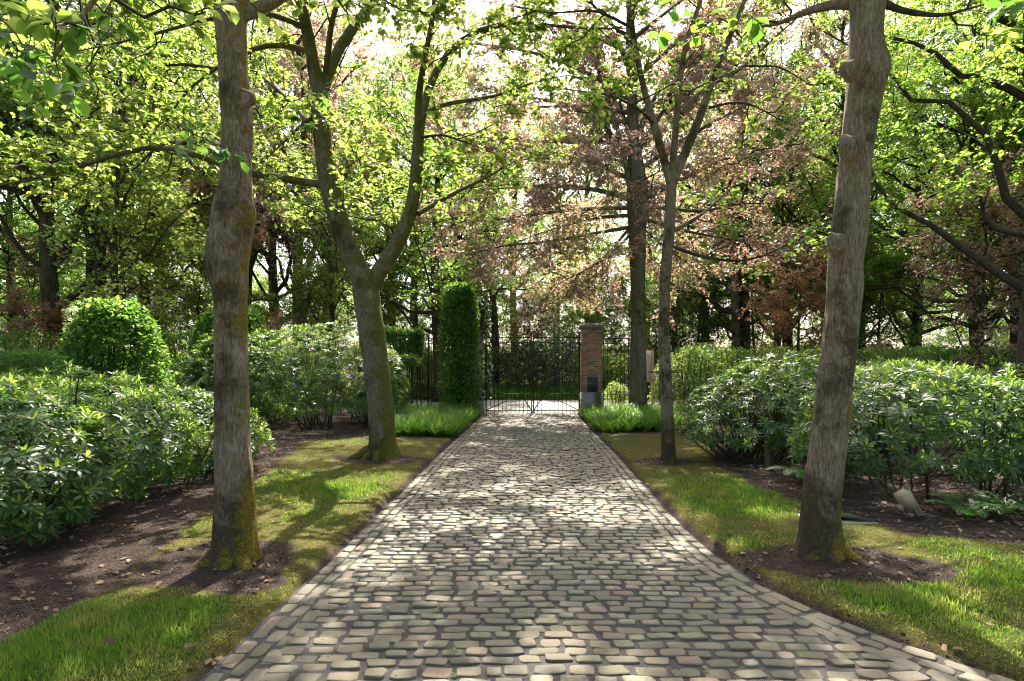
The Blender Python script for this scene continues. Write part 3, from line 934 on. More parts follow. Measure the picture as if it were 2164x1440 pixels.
# second tree, forked low, long mossy limbs
rows = [(985, 762, 852), (965, 772, 846), (930, 780, 838), (860, 775, 833), (780, 768, 825), (700, 757, 815), (640, 748, 806), (610, 744, 802), (585, 742, 802), (572, 746, 800)]
Y = 10.2
limbs = [
    ([(770, 600, Y), (748, 555, Y), (722, 490, Y), (705, 430, Y), (692, 380, Y), (682, 310, Y), (678, 240, Y), (676, 190, Y)], .205, .15),
    ([(676, 200, Y), (664, 150, Y), (655, 90, Y - .2), (640, 20, Y - .5), (610, -80, Y - .8), (560, -260, Y - 1.2)], .14, .03),
    ([(680, 200, Y), (692, 140, Y + .1), (735, 65, Y + .3), (800, 0, Y + .6), (900, -140, Y + 1), (960, -320, Y + 1.6)], .11, .03),
    ([(785, 600, Y), (815, 555, Y), (850, 500, Y), (872, 440, Y), (880, 370, Y), (884, 300, Y), (886, 268, Y)], .15, .10),
    ([(886, 275, Y), (895, 215, Y + .1), (912, 160, Y + .2), (950, 100, Y + .3), (1000, 60, Y + .3), (1060, 48, Y + .2), (1140, 50, Y), (1230, 62, Y - .3), (1330, 60, Y - .6)], .085, .012),
    ([(884, 290, Y), (882, 220, Y - .3), (892, 150, Y - .6), (915, 40, Y - 1), (925, -120, Y - 1.3)], .07, .02),
    ([(900, 238, Y + .1), (935, 219, Y + .2), (1000, 212, Y + .3), (1065, 200, Y + .4), (1130, 172, Y + .5), (1200, 160, Y + .5)], .045, .008),
    ([(884, 292, Y), (935, 284, Y - .3), (975, 298, Y - .5), (1030, 318, Y - .8)], .03, .006),
    ([(883, 452, Y), (905, 440, Y + .2), (960, 408, Y + .4), (1030, 375, Y + .8), (1115, 325, Y + 1.2)], .05, .008),
    ([(690, 392, Y), (655, 381, Y), (610, 383, Y - .1), (560, 372, Y - .2), (500, 362, Y - .3), (440, 350, Y - .4), (398, 305, Y - .5), (320, 300, Y - .7), (240, 328, Y - .9), (150, 362, Y - 1.0), (60, 385, Y - 1.1), (-60, 400, Y - 1.2)], .075, .012),
    ([(390, 303, Y - .5), (345, 300, Y - .2), (300, 340, Y + .2), (270, 370, Y + .4), (235, 400, Y + .5)], .04, .008),
    ([(655, 110, Y), (625, 98, Y), (585, 90, Y - .1), (525, 104, Y - .2), (470, 135, Y - .2), (400, 185, Y - .1), (365, 230, Y), (345, 275, Y + .2)], .055, .01),
    ([(672, 240, Y), (625, 275, Y + .5), (580, 320, Y + 1), (545, 350, Y + 1.4)], .04, .008),
    ([(450, 145, Y), (350, 130, Y - .2), (270, 180, Y - .5), (190, 250, Y - .8), (90, 260, Y - 1)], .03, .006),
    ([(646, 60, Y - .3), (560, 20, Y - .8), (440, 40, Y - 1.6), (300, 80, Y - 2.2), (160, 110, Y - 2.6)], .05, .008),
    ([(648, 40, Y - .3), (600, -60, Y - 1), (480, -120, Y - 2), (380, -160, Y - 3)], .06, .01),
    ([(690, 150, Y), (700, 40, Y - 1), (740, -60, Y - 2), (800, -140, Y - 3)], .06, .01),
    ([(680, 300, Y), (620, 220, Y + 1), (540, 150, Y + 2), (440, 60, Y + 3)], .06, .01),
    ([(840, 520, Y), (790, 440, Y + .8), (760, 370, Y + 1.6), (750, 290, Y + 2.4)], .05, .01),
    ([(920, -80, Y - 1.2), (1000, -150, Y - 1), (1120, -170, Y - .5), (1260, -150, Y + .2)], .05, .01),  # from here on: limbs high over the drive, added to dapple it with shade
    ([(915, 40, Y - 1), (980, -60, Y - 1.6), (1080, -140, Y - 2.2), (1160, -260, Y - 2.6)], .05, .01),
    ([(900, -140, Y + 1), (1000, -200, Y + 1.8), (1100, -200, Y + 2.6)], .05, .01),
]
L2, L2b = avenue_tree('forked mossy tree with two long limbs spreading over the drive before the clipped column', rows, Y, limbs, M_BARKM, 5, .16, M_LIME, .108, 3.9, 1.25, 8, 9, T_OVAL,
    roots=[([(-2.52, 10.1, .2), (-2.75, 10.0, .09), (-2.98, 9.9, .03), (-3.15, 9.85, -.05)], .12, .03), ([(-2.25, 10.15, .2), (-2.1, 10.1, .08), (-1.96, 10.05, -.04)], .10, .03), ([(-2.38, 9.98, .18), (-2.36, 9.8, .05), (-2.32, 9.7, -.06)], .1, .04), ([(-2.5, 10.0, .15), (-2.6, 9.85, .04), (-2.68, 9.72, -.06)], .08, .04)], step=.05)

# slender tree, several stems
rows = [(988, 1394, 1430), (960, 1397, 1428), (900, 1397, 1425), (800, 1394, 1420), (700, 1390, 1415), (600, 1393, 1417), (560, 1396, 1420), (500, 1401, 1426), (440, 1404, 1428), (390, 1406, 1430), (365, 1407, 1433)]
Y = 9.73
limbs = [
    ([(1415, 380, Y), (1402, 330, Y), (1388, 285, Y), (1370, 225, Y + .1), (1355, 170, Y + .2), (1340, 90, Y + .3), (1328, 0, Y + .4), (1300, -200, Y + .5)], .075, .02),
    ([(1424, 380, Y), (1440, 335, Y), (1462, 295, Y), (1490, 220, Y), (1510, 150, Y), (1545, 70, Y - .1), (1580, -10, Y - .2), (1640, -200, Y - .4)], .085, .02),
    ([(1420, 370, Y), (1426, 300, Y - .2), (1432, 220, Y - .3), (1440, 120, Y - .4), (1465, 40, Y - .6), (1500, -40, Y - .8), (1520, -200, Y - 1)], .065, .02),
    ([(1440, 240, Y - .3), (1470, 200, Y - .3), (1510, 175, Y - .3), (1565, 150, Y - .4), (1620, 95, Y - .5), (1670, 50, Y - .6), (1720, 10, Y - .8)], .045, .008),
    ([(1414, 492, Y), (1445, 478, Y), (1490, 450, Y), (1530, 410, Y + .1), (1580, 368, Y + .2)], .04, .008),
    ([(1418, 520, Y), (1470, 540, Y - .1), (1530, 553, Y - .2), (1590, 552, Y - .3), (1650, 525, Y - .4), (1700, 497, Y - .5), (1750, 480, Y - .6)], .032, .006),
    ([(1500, 228, Y), (1550, 215, Y + .2), (1590, 220, Y + .3), (1640, 250, Y + .4), (1690, 270, Y + .4)], .025, .006),
    ([(1380, 260, Y), (1350, 230, Y - .5), (1290, 200, Y - 1), (1200, 190, Y - 1.6)], .025, .006),
    ([(1555, 140, Y), (1650, 140, Y + .6), (1740, 200, Y + 1.0)], .025, .006),
    ([(1336, 60, Y + .3), (1260, 20, Y), (1160, 30, Y - .4), (1080, 10, Y - .8)], .03, .006),
    ([(1320, -60, Y + .4), (1240, -150, Y + .2), (1150, -200, Y - .2), (1080, -260, Y - .6)], .03, .006),  # limb above the view, added to cast more dappled shade on the drive
]
R2, R2b = avenue_tree('slender pale-barked tree with several thin stems beside the drive', rows, Y, limbs, M_BARK, 12, .03, M_LIME, .10, 2.8, .9, 6, 8, T_OVAL, rough=.006, step=.05)
knot(R2, R2b, at(1412, 785, 9.62), .04, (.2, -1, 0), M_BARK, 'burl')

# low leafy sprays hanging into view from the nearest trees: every leaf its own piece
g = Geo(); tv, tf = T_OVAL
OV = mk_mesh('leaf', np.array(tv) * np.array([1.15, 1, 1]), tf, M_GREEN)
def spray(root, base, pts, n, size, r=.006):
    P = resample([at(*p) for p in pts], 10)[None]
    g = Geo()
    B, bi, bl = kids(P, max(3, n // 7), .15, 1., 55, .28, 4, -.05, .6, .05, .2)
    tubes(g, P, np.linspace(r, .002, 10)[None], 5)
    tubes(g, B, np.linspace(.003, .0012, 4)[None].repeat(len(B), 0), 4)
    br = obj('leafy_branch', g.mesh('leafy_branch', M_TWIG, origin=base), root)
    A = np.concatenate([B, resample(P[0], 4)[None]])
    p, tan = on_lines(A, int(math.ceil(n / len(A))), .15)
    for k in range(min(n, len(p))):
        rr = rng.normal(size=3); rr[2] *= .4
        d = nrm((tan[k] * .6 + nrm(rr[None])[0] + np.array([0, 0, -.35]))[None])[0]
        nn = np.array([0, -.25, 1.]) + rng.normal(size=3) * .45
        s = nrm(np.cross(d, nn)[None])[0]; nn = np.cross(s, d)
        z = size * rng.uniform(.7, 1.25)
        o = obj('leaf', OV, br)
        M = Matrix(((s[0], d[0], nn[0], p[k][0] - base[0]), (s[1], d[1], nn[1], p[k][1] - base[1]), (s[2], d[2], nn[2], p[k][2] - base[2]), (0, 0, 0, 1)))
        o.matrix_local = M @ Matrix.Scale(z, 4)
spray(L1, L1b, [(150, 0, 3.4), (110, 90, 3.2), (125, 170, 3.05), (160, 230, 2.95)], 40, .10)
spray(L1, L1b, [(-40, 10, 3.2), (30, 60, 3.0), (70, 130, 2.9), (60, 210, 2.85), (50, 270, 2.8)], 40, .10)
spray(L1, L1b, [(250, -20, 3.7), (200, 60, 3.5), (230, 130, 3.4)], 22, .10)
spray(L1, L1b, [(360, 255, 4.5), (410, 285, 4.3), (470, 312, 4.15), (525, 322, 4.05)], 24, .105)
spray(R1, R1b, [(1440, -60, 4.3), (1420, 0, 4.2), (1405, 40, 4.1)], 12, .12)
spray(R1, R1b, [(1640, -60, 4.0), (1600, 0, 3.9), (1572, 60, 3.8)], 9, .13)
spray(R1, R1b, [(2200, -20, 4.2), (2140, 20, 4.1), (2070, 30, 4.0)], 20, .11)
spray(L2, L2b, [(720, 150, 8.9), (690, 190, 8.7), (660, 230, 8.6), (640, 262, 8.5)], 26, .13)

# ------------------------------------------------------------------ copper beech by the gate
def beech():
    Y = 19.3
    rows = [(884, 1320, 1376), (870, 1325, 1370), (840, 1328, 1368), (800, 1330, 1367), (700, 1331, 1365), (600, 1332, 1364), (500, 1328, 1366), (440, 1324, 1370), (400, 1324, 1370), (350, 1326, 1362), (300, 1326, 1352), (200, 1324, 1346), (100, 1321, 1343), (0, 1324, 1341), (-200, 1322, 1336), (-420, 1322, 1332)]
    base = at(1347, 881, Y); base[2] = 0
    root = empty('copper_beech', base, 'tall copper beech with smooth dark trunk and purple crown beside the brick pillar', 'tree')
    V, F, top, rt = trunk_geo(rows, Y, 36, .08, .004, 4, .12)
    obj('trunk', Geo().add(V, [F]).mesh('trunk', M_BEECH, origin=base), root)
    L = [([(1335, 425, Y), (1300, 408, Y), (1240, 398, Y - .3), (1160, 392, Y - .8), (1080, 398, Y - 1.3), (990, 402, Y - 1.8)], .10, .015),
         ([(1332, 480, Y), (1290, 488, Y - .2), (1220, 500, Y - .5), (1150, 514, Y - .8), (1070, 516, Y - 1.2), (970, 545, Y - 1.8)], .07, .012),
         ([(1333, 330, Y), (1290, 280, Y + .2), (1240, 232, Y + .4), (1180, 215, Y + .4), (1090, 202, Y + .3), (1000, 190, Y)], .09, .015),
         ([(1332, 400, Y), (1318, 320, Y - .5), (1300, 250, Y + .8), (1270, 170, Y + 1.6), (1240, 60, Y + 2.2)], .10, .02),
         ([(1330, 290, Y), (1310, 215, Y + .8), (1280, 160, Y + 1.6), (1230, 110, Y + 2.4)], .08, .015),
         ([(1332, 150, Y), (1300, 80, Y + 1), (1240, 10, Y + 2), (1150, -80, Y + 3)], .08, .015),
         ([(1360, 420, Y), (1400, 400, Y), (1460, 370, Y + .8), (1540, 330, Y + 1.8), (1640, 310, Y + 2.6), (1740, 300, Y + 3.4)], .10, .015),
         ([(1362, 440, Y), (1410, 440, Y + .4), (1480, 450, Y + 1), (1560, 430, Y + 1.6), (1660, 430, Y + 2.2)], .08, .015),
         ([(1350, 320, Y), (1390, 250, Y + .5), (1450, 170, Y + 1), (1540, 110, Y + 1.6)], .09, .015),
         ([(1348, 280, Y), (1385, 200, Y + .8), (1440, 120, Y + 2), (1500, 30, Y + 3)], .09, .015),
         ([(1345, 400, Y), (1360, 380, Y - 1.2), (1380, 370, Y - 2), (1400, 360, Y - 2.8)], .06, .012),
         ([(1335, 360, Y), (1310, 340, Y - 1), (1270, 330, Y - 2), (1220, 330, Y - 2.6)], .06, .012),
         ([(1340, 300, Y), (1330, 240, Y + 2), (1320, 180, Y + 4)], .08, .015),
         ([(1345, 420, Y), (1370, 410, Y + 2), (1400, 400, Y + 4)], .08, .015),
         ([(1340, 470, Y), (1300, 520, Y + 1.5), (1260, 560, Y + 3), (1200, 590, Y + 4.2)], .06, .012),
         ([(1345, 470, Y), (1400, 520, Y + 1.5), (1460, 560, Y + 2.6)], .05, .012),
         ([(1333, 440, Y), (1260, 440, Y + .8), (1150, 450, Y + 1.6), (1020, 470, Y + 2.4), (900, 470, Y + 3)], .08, .012),
         ([(1333, 300, Y), (1240, 300, Y + .8), (1120, 300, Y + 1.8), (1000, 290, Y + 2.8), (880, 260, Y + 3.6)], .09, .012),
         ([(1331, 210, Y), (1240, 150, Y + .5), (1130, 110, Y + 1), (1000, 90, Y + 1.4), (860, 100, Y + 2)], .09, .012),
         ([(1350, 360, Y), (1450, 290, Y + 1.2), (1560, 230, Y + 2.4), (1680, 180, Y + 3.6), (1790, 160, Y + 4.6)], .09, .012),
         ([(1352, 460, Y), (1450, 490, Y + .4), (1560, 510, Y + .8), (1660, 520, Y + 1.2)], .07, .012),
         ([(1345, 240, Y), (1430, 200, Y + .6), (1540, 190, Y + 1.2), (1660, 210, Y + 2)], .08, .012),
         ([(1338, 120, Y), (1240, 60, Y + 1.4), (1120, 20, Y + 2.8), (1000, 0, Y + 4)], .08, .012),
         ([(1342, 170, Y), (1450, 70, Y + 2), (1600, 20, Y + 4), (1760, 50, Y + 5)], .08, .012),
         ([(1340, 80, Y), (1480, -30, Y + 2.5), (1650, -70, Y + 4)], .08, .012),
         ([(1333, 380, Y), (1260, 345, Y + .8), (1150, 320, Y + 1.8), (1030, 310, Y + 3)], .08, .012),
         ([(1333, 240, Y), (1260, 225, Y + 1), (1150, 225, Y + 2.4), (1030, 240, Y + 4)], .08, .012),
         ([(1333, 455, Y), (1250, 460, Y + 1), (1150, 490, Y + 2.4), (1050, 530, Y + 3.6)], .07, .012),
         ([(1338, 490, Y), (1290, 540, Y - 1), (1240, 570, Y - 1.8), (1180, 600, Y - 2.2)], .05, .01)]
    lines, lens = [], []
    for pts, r0, r1 in L:
        P = limb_obj(root, base, [at(*p) for p in pts], r0, r1, M_BEECH)
        lines.append(resample(P, 12)); lens.append(np.linalg.norm(np.diff(P, axis=0), axis=1).sum())
    # upper crown limbs rising from the leader
    tr = np.array([[at(1334, v, Y) for v in np.linspace(250, -420, 12)]])
    U, _, _ = kids(tr, 8, .15, 1., 55, 3.6, 12, .15, .5, .03, .5)
    A = np.concatenate([np.array(lines), U])
    n = np.r_[(np.array(lens) * 2.6).astype(int) + 2, np.full(len(U), 8)]
    B, bi, bl = kids(A, n, .12, 1., 48, 2.1, 7, -.12, .35, .06, .4)
    C, ci, cl = kids(B, 13, .1, 1., 48, .75, 5, -.16, .3, .06, .3)
    tw = Geo()
    tubes(tw, U, np.linspace(.07, .015, 12)[None].repeat(len(U), 0), 7)
    tubes(tw, B, np.linspace(.018, .005, 7)[None].repeat(len(B), 0), 4)
    tubes(tw, C[:, ::2], np.linspace(.006, .002, 3)[None].repeat(len(C), 0), 3)
    obj('twigs', tw.mesh('twigs', M_TWIG, origin=base), root, kind='stuff')
    lv = Geo()
    leafy(lv, C, 27, .09, T_DIA, .03, 1.0, 1.0, .1)
    print('beech leaves', lv.n // 4)
    obj('crown', lv.mesh('crown', M_COPPER, origin=base), root, kind='stuff')
    return root
beech()

# ------------------------------------------------------------------ woodland trees: kinds, then individuals
def build_tree(seed, H, cb, spread, nl, r0, leaf, n2_, n3, n4, flat, upl, ang, droop, lean=0.0):
    """trunk, twigs and crown meshes of one kind of tree, standing at the origin"""
    global rng
    keep = rng; rng = np.random.default_rng(seed)
    z = np.linspace(-.1, H, 14)
    tr = np.stack([lean * z + .12 * np.sin(z * .5 + seed), .12 * np.cos(z * .43 + seed) - .1, z], 1)
    rr = r0 * (1 - .88 * (z / H).clip(0, 1)) * (1 + .5 * np.exp(-np.maximum(z, 0) / .3))
    g = Geo(); tubes(g, tr[None], rr[None], 14)
    A, ai, al = kids(tr[None], nl, cb / H, .97, ang, spread, 9, upl, .9, .035, .45, .15)
    tt = Geo()
    tubes(tt, A, np.linspace(.32, .05, 9)[None] * r0 * (.4 + .6 * al / spread)[:, None], 7)
    B, bi, bl = kids(A, n2_, .2, 1., 55, spread * .36, 6, -.02, flat, .04, .4)
    tubes(tt, B, np.linspace(.02, .006, 6)[None].repeat(len(B), 0), 4)
    C, ci, cl = kids(B, n3, .15, 1., 50, spread * .17, 5, -droop, flat, .05, .3)
    lv = Geo()
    leafy(lv, C, n4, leaf, T_DIA, .05, 1.0, 1.0, droop)
    rng = keep
    return g.mesh('trunk', M_FAR), tt.mesh('branches', M_TWIG), lv.mesh('crown', M_GREEN)


KINDS = {
    'broad': build_tree(1, 17, 3.4, 6.4, 30, .34, .145, 8, 7, 18, .4, .16, 50, .15),
    'layered': build_tree(2, 15, 1.9, 5.8, 32, .26, .12, 8, 7, 18, .25, .03, 64, .1),
    'loose': build_tree(3, 12, 1.8, 4.2, 26, .17, .125, 7, 7, 15, .5, .2, 42, .2),
    'airy': build_tree(6, 19, 6.0, 5.5, 30, .28, .13, 7, 7, 15, .4, .15, 48, .15),
    'small': build_tree(4, 6.5, .6, 2.9, 24, .10, .10, 7, 6, 15, .45, .05, 65, .15),
}


def wood_tree(name, label, kind, mat, x, y, s=1., rz=0., group=None, sx=1., bark=None, z=-.08, lean=None, r=None):
    root = empty(name, (x, y, z), label, 'tree', group)
    root.rotation_euler = (0 if lean is None else lean[0], 0 if lean is None else lean[1], rz)
    root.scale = (s * sx, s * sx, s)
    for nm, me in zip(('trunk', 'branches', 'crown'), KINDS[kind]):
        o = obj(nm, me, root, kind='stuff' if nm != 'trunk' else None)
        if nm == 'trunk' and r: o.scale = (r, r, 1)
        mm = mat if nm == 'crown' else (bark if nm == 'trunk' else None)
        if mm is not None:
            o.material_slots[0].link = 'OBJECT'
            o.material_slots[0].material = mm
    return root


def px(u, y): return (u - CX) / F_PX * y


# trunks that can be told apart
wood_tree('oak_tree', 'thick dark ivy-clad trunk standing behind the low clipped hedge', 'broad', M_GREEN, px(112, 20), 20, 1.0, .3, bark=M_FAR)
wood_tree('oak_tree', 'thick dark trunk leaning beside the ivy-clad one behind the clipped dome', 'broad', M_LIME, px(183, 21), 21, 1.05, 2.1, lean=(0, .03))
wood_tree('young_tree', 'thin straight dark trunk rising behind the large clipped dome', 'loose', M_LIME, px(247, 17), 17, 1.05, 1.0, r=.75)
wood_tree('young_tree', 'thin dark trunk between the forked tree and the second dome', 'loose', M_LIME, px(700, 22), 22, .78, 4.0, r=1.2)
wood_tree('ivy_tree', 'trunk standing behind the hedge wall next to the clipped column', 'layered', M_GREEN, px(921, 28), 28, 1.05, .7, r=1.2)
wood_tree('ivy_tree', 'ivy-clad trunk directly behind the closed gate beside the clipped column', 'loose', M_GREEN, px(1036, 33.5), 33.5, 1.1, 2.7, r=1.6)
wood_tree('sunlit_tree', 'slim sunlit yellowish trunk beyond the fence above the airy hedge', 'layered', M_LIME, px(1545, 31), 31, 1.1, 1.4, bark=M_BEECH)
wood_tree('wood_tree', 'grey trunk half hidden behind the leaning stout trunk', 'broad', M_GREEN, px(1668, 33), 33, 1.0, 5.0)
wood_tree('wood_tree', 'grey trunk between sunlit clearing and dark trunk beyond the hedge', 'layered', M_GREEN, px(1943, 28), 28, 1.05, 3.3)
wood_tree('wood_tree', 'dark straight trunk rising from the boundary hedge', 'layered', M_GREEN, px(2052, 23), 23, 1.05, .2)
wood_tree('wood_tree', 'dark trunk with copper foliage near the frame edge behind the hedge', 'loose', M_GREEN, px(2128, 22), 22, 1.15, 1.9, r=1.6)
wood_tree('wood_tree', 'large tree with heavy low limbs at the frame edge above the rhododendrons', 'broad', M_GREEN, px(2190, 15), 15, 1.0, 2.4)
wood_tree('red_maple', 'small maple with orange red leaves hanging beside the leaning trunk', 'small', M_RED, px(1690, 24), 24, .95, .0)
wood_tree('red_maple', 'small red maple glimpsed behind the ivy-clad trunks', 'small', M_RED, px(60, 19), 19, .55, 1.2)
wood_tree('red_maple', 'red-leaved maple high behind the stout grey trunk', 'small', M_RED, px(300, 24), 24, 1.75, 3.1)
wood_tree('copper_tree', 'copper-leaved tree spreading behind the forked tree', 'broad', M_COPPER, px(640, 27), 27, 1.0, 5.5)
wood_tree('copper_tree', 'bronze young tree glowing above the closed gate', 'small', M_COPPER, px(1120, 34), 34, .85, 2.2)
wood_tree('copper_tree', 'rusty copper tree over the boundary hedge at the frame edge', 'small', M_COPPER, px(2080, 19), 19, 1.1, 4.4)
wood_tree('copper_tree', 'copper-leaved tree beyond the road behind the slender tree', 'layered', M_COPPER, px(1640, 38), 38, 1.15, 2.6)
G2 = 'woodland trees behind the garden hedges'
G2L = ['yellow-green tree at the frame edge beyond the low clipped hedge', 'green tree far behind the ivy-clad trunk', 'yellow-green tree filling the gap between thin trunk and burled trunk', 'small-crowned yellow-green tree behind the half-hidden clipped dome', 'green tree deep in the wood behind the burled trunk', 'green tree deep in the wood above the raised hedge panel', 'green tree beyond the frame edge tree with heavy low limbs', 'tall airy green tree behind the dark straight trunk at the hedge', 'tall airy yellow-green tree above the sunlit clearing', 'tall airy yellow-green tree rising behind the second clipped dome', 'green layered tree between leaning trunk and grey clearing trunk', 'green tree behind the frame edge trunk with copper foliage', 'green layered tree behind the dense blue-green evergreen', 'airy yellow-green tree far beyond the middle of the gate', 'airy yellow-green tree far behind the clipped column', 'big green tree far behind the small orange red maple', 'tall airy tree above the fork of the mossy tree', 'tall airy tree above the clipped column', 'tall airy yellow-green tree behind the slim sunlit trunk', 'tall airy green tree behind the leaning stout trunk', 'tall airy yellow-green tree behind the large clipped dome', 'very tall airy yellow-green tree rising high above the gate', 'very tall airy green tree rising above the brick pillar', 'very tall airy green tree rising behind the forked mossy limbs', 'very tall airy yellow-green tree behind the copper beech crown', 'very tall airy copper tree behind the slender stems']
for k, (u, y, kind, mat, s) in enumerate([(-250, 19, 'broad', M_LIME, .9), (20, 27, 'layered', M_GREEN, 1.0), (330, 30, 'broad', M_LIME, 1.05), (480, 28, 'layered', M_LIME, .8), (580, 34, 'broad', M_GREEN, 1.1),
                                          (820, 36, 'broad', M_GREEN, 1.05), (2330, 20, 'broad', M_GREEN, 1.0), (2060, 33, 'airy', M_GREEN, 1.25), (1930, 38, 'airy', M_LIME, 1.3), (520, 33, 'airy', M_LIME, 1.2), (1830, 36, 'layered', M_GREEN, 1.1), (2200, 30, 'broad', M_GREEN, 1.0), (1420, 42, 'layered', M_GREEN, 1.0), (1180, 48, 'airy', M_LIME, 1.1), (1010, 50, 'airy', M_LIME, 1.1), (1740, 46, 'broad', M_GREEN, 1.2), (690, 38, 'airy', M_LIME, 1.3), (880, 43, 'airy', M_LIME, 1.35), (1570, 33, 'airy', M_LIME, 1.25), (1780, 31, 'airy', M_GREEN, 1.2), (300, 27, 'airy', M_LIME, 1.1), (1090, 46, 'airy', M_LIME, 1.25), (1240, 50, 'airy', M_LIME, 1.35), (960, 47, 'airy', M_GREEN, 1.35), (1370, 47, 'airy', M_LIME, 1.25), (1490, 41, 'airy', M_COPPER, 1.3)]):
    wood_tree('wood_tree', G2L[k], kind, mat, px(u, y), y, s, k * 1.7, G2)
G3 = 'small trees and saplings along the road'
G3L = ['bushy sapling showing at the clipped column edge beyond the road', 'green sapling beyond the gate beside the dark glossy bush', 'yellow-green sapling directly behind the brick pillar', 'green sapling behind the copper beech trunk', 'low yellow-green sapling behind the slender tree stem', 'yellow-green sapling behind the dense blue-green evergreen', 'green sapling beside the slim sunlit trunk', 'yellow-green sapling behind the leaning stout trunk', 'green sapling beyond the boundary hedge near the leaning trunk', 'yellow-green sapling beyond the iron fence by the raised hedge', 'green sapling behind the forked mossy trunk', 'yellow-green sapling between the two clipped domes', 'green sapling behind the low hedge at the frame edge']
for k, (u, y, kind, mat, s) in enumerate([(985, 33, 'small', M_LIME, 1.1), (1170, 37, 'small', M_GREEN, .9), (1250, 36, 'small', M_LIME, .8), (1330, 36, 'small', M_GREEN, 1.0), (1400, 32, 'small', M_LIME, .9),
                                          (1480, 34, 'small', M_LIME, 1.2), (1590, 33, 'small', M_GREEN, 1.2), (1760, 29, 'small', M_LIME, 1.1), (1860, 27, 'small', M_GREEN, 1.0), (880, 33, 'small', M_LIME, 1.1), (760, 30, 'small', M_GREEN, 1.2), (420, 22, 'small', M_LIME, .9), (20, 22, 'small', M_GREEN, 1.0)]):
    wood_tree('sapling', G3L[k], kind, mat, px(u, y), y, s, k * 2.3, G3)

# the wood far behind, one mass, with unseen crowns round the camera
def mass(name, label, src, pts, mat_seed=0):
    me = mk_mesh(name, np.array(pts, float), [[[0, 1, 2]]] if len(pts) > 2 else [], None)
    o = obj(name, me, kind='stuff')
    tag(o, label, 'wood')
    ng = bpy.data.node_groups.new(name, 'GeometryNodeTree')
    ng.interface.new_socket('Geometry', in_out='INPUT', socket_type='NodeSocketGeometry')
    ng.interface.new_socket('Geometry', in_out='OUTPUT', socket_type='NodeSocketGeometry')
    gi = ng.nodes.new('NodeGroupInput'); go = ng.nodes.new('NodeGroupOutput')
    ip = ng.nodes.new('GeometryNodeInstanceOnPoints')
    oi = ng.nodes.new('GeometryNodeObjectInfo'); oi.inputs[0].default_value = src
    rv = ng.nodes.new('FunctionNodeRandomValue'); rv.data_type = 'FLOAT_VECTOR'
    rv.inputs[0].default_value = (0, 0, 0); rv.inputs[1].default_value = (0, 0, 6.28)
    rs = ng.nodes.new('FunctionNodeRandomValue'); rs.data_type = 'FLOAT'
    rs.inputs[2].default_value = .85; rs.inputs[3].default_value = 1.35
    m2p = ng.nodes.new('GeometryNodeMeshToPoints')
    ng.links.new(gi.outputs[0], m2p.inputs[0])
    ng.links.new(m2p.outputs[0], ip.inputs['Points'])
    ng.links.new(oi.outputs['Geometry'], ip.inputs['Instance'])
    ng.links.new(rv.outputs[0], ip.inputs['Rotation'])
    ng.links.new(rs.outputs[1], ip.inputs['Scale'])
    ng.links.new(ip.outputs[0], go.inputs[0])
    md = o.modifiers.new('scatter', 'NODES'); md.node_group = ng
    return o


def crown_of(nm):
    return next(c for c in bpy.data.objects[nm].children if c.name.startswith('crown'))


r2 = np.random.default_rng(5)
pts = []
for y, n, w in ((52, 9, 60), (62, 12, 78), (76, 14, 100)):
    for k in range(n):
        x = (k + .5 + r2.uniform(-.3, .3)) / n * 2 * w - w
        if y < 60 and -6 < x < 22: continue
        pts.append((x, y + r2.uniform(-3, 3), .2))
for x, y in ((-14, -9), (-6, -14), (3, -12), (11, -10), (-20, 0), (-22, 8), (20, 1), (24, 9), (0, -22), (-12, -22), (13, -21)):  # unseen crowns behind and beside the camera, added to cut the sky light
    pts.append((x, y, .0))
mass('far_and_unseen_woodland', 'hazy green wood closing the view far beyond the road', crown_of('wood_tree'), pts)
pts = [(x + r2.uniform(-1.5, 1.5), y + r2.uniform(-2, 2), .2) for y in (44, 50) for x in np.arange(-55, 56, 4.2)]
mass('far_undergrowth', 'dense leafy undergrowth filling the wood beyond the road', crown_of('sapling'), pts)

# ------------------------------------------------------------------ rhododendrons
def blob_surface(blobs, n, seed, lo=-.55):
    """points on the skin of a union of lumpy domes; blobs: (cx, cy, rx, ry, h)"""
    P, Nn = [], []
    area = np.array([b[2] * b[3] + b[4] * (b[2] + b[3]) for b in blobs])
    for b, k in zip(blobs, (area / area.sum() * n).astype(int)):
        cx, cy, rx, ry, h = b
        zc = h * .45
        d = nrm(rng.normal(size=(k, 3)))
        d = d[d[:, 2] > lo]
        lump = 1 + (fbm(d * 2.2 + np.array([cx, cy, seed]), seed, 3) - .5) * .42
        hz = np.where(d[:, 2] > 0, h - zc, zc - .12)
        p = np.stack([cx + d[:, 0] * rx * lump, cy + d[:, 1] * ry * lump, zc + d[:, 2] * hz * (1 + (lump - 1) * .7)], 1)
        nn = nrm(np.stack([d[:, 0] / rx, d[:, 1] / ry, d[:, 2] / hz], 1))
        keep = np.ones(len(p), bool)
        for c in blobs:
            if c is b: continue
            q = ((p[:, 0] - c[0]) / c[2]) ** 2 + ((p[:, 1] - c[1]) / c[3]) ** 2 + ((p[:, 2] - c[4] * .45) / np.where(p[:, 2] > c[4] * .45, c[4] * .55, c[4] * .45)) ** 2
            keep &= q > .72
        P.append(p[keep]); Nn.append(nn[keep])
    return np.concatenate(P), np.concatenate(Nn)


LANCE = mk_mesh('leaf', T_LANCE[0], T_LANCE[1], M_RHODO)
LANCEY = mk_mesh('leaf', T_LANCE[0], T_LANCE[1], M_RYOUNG)


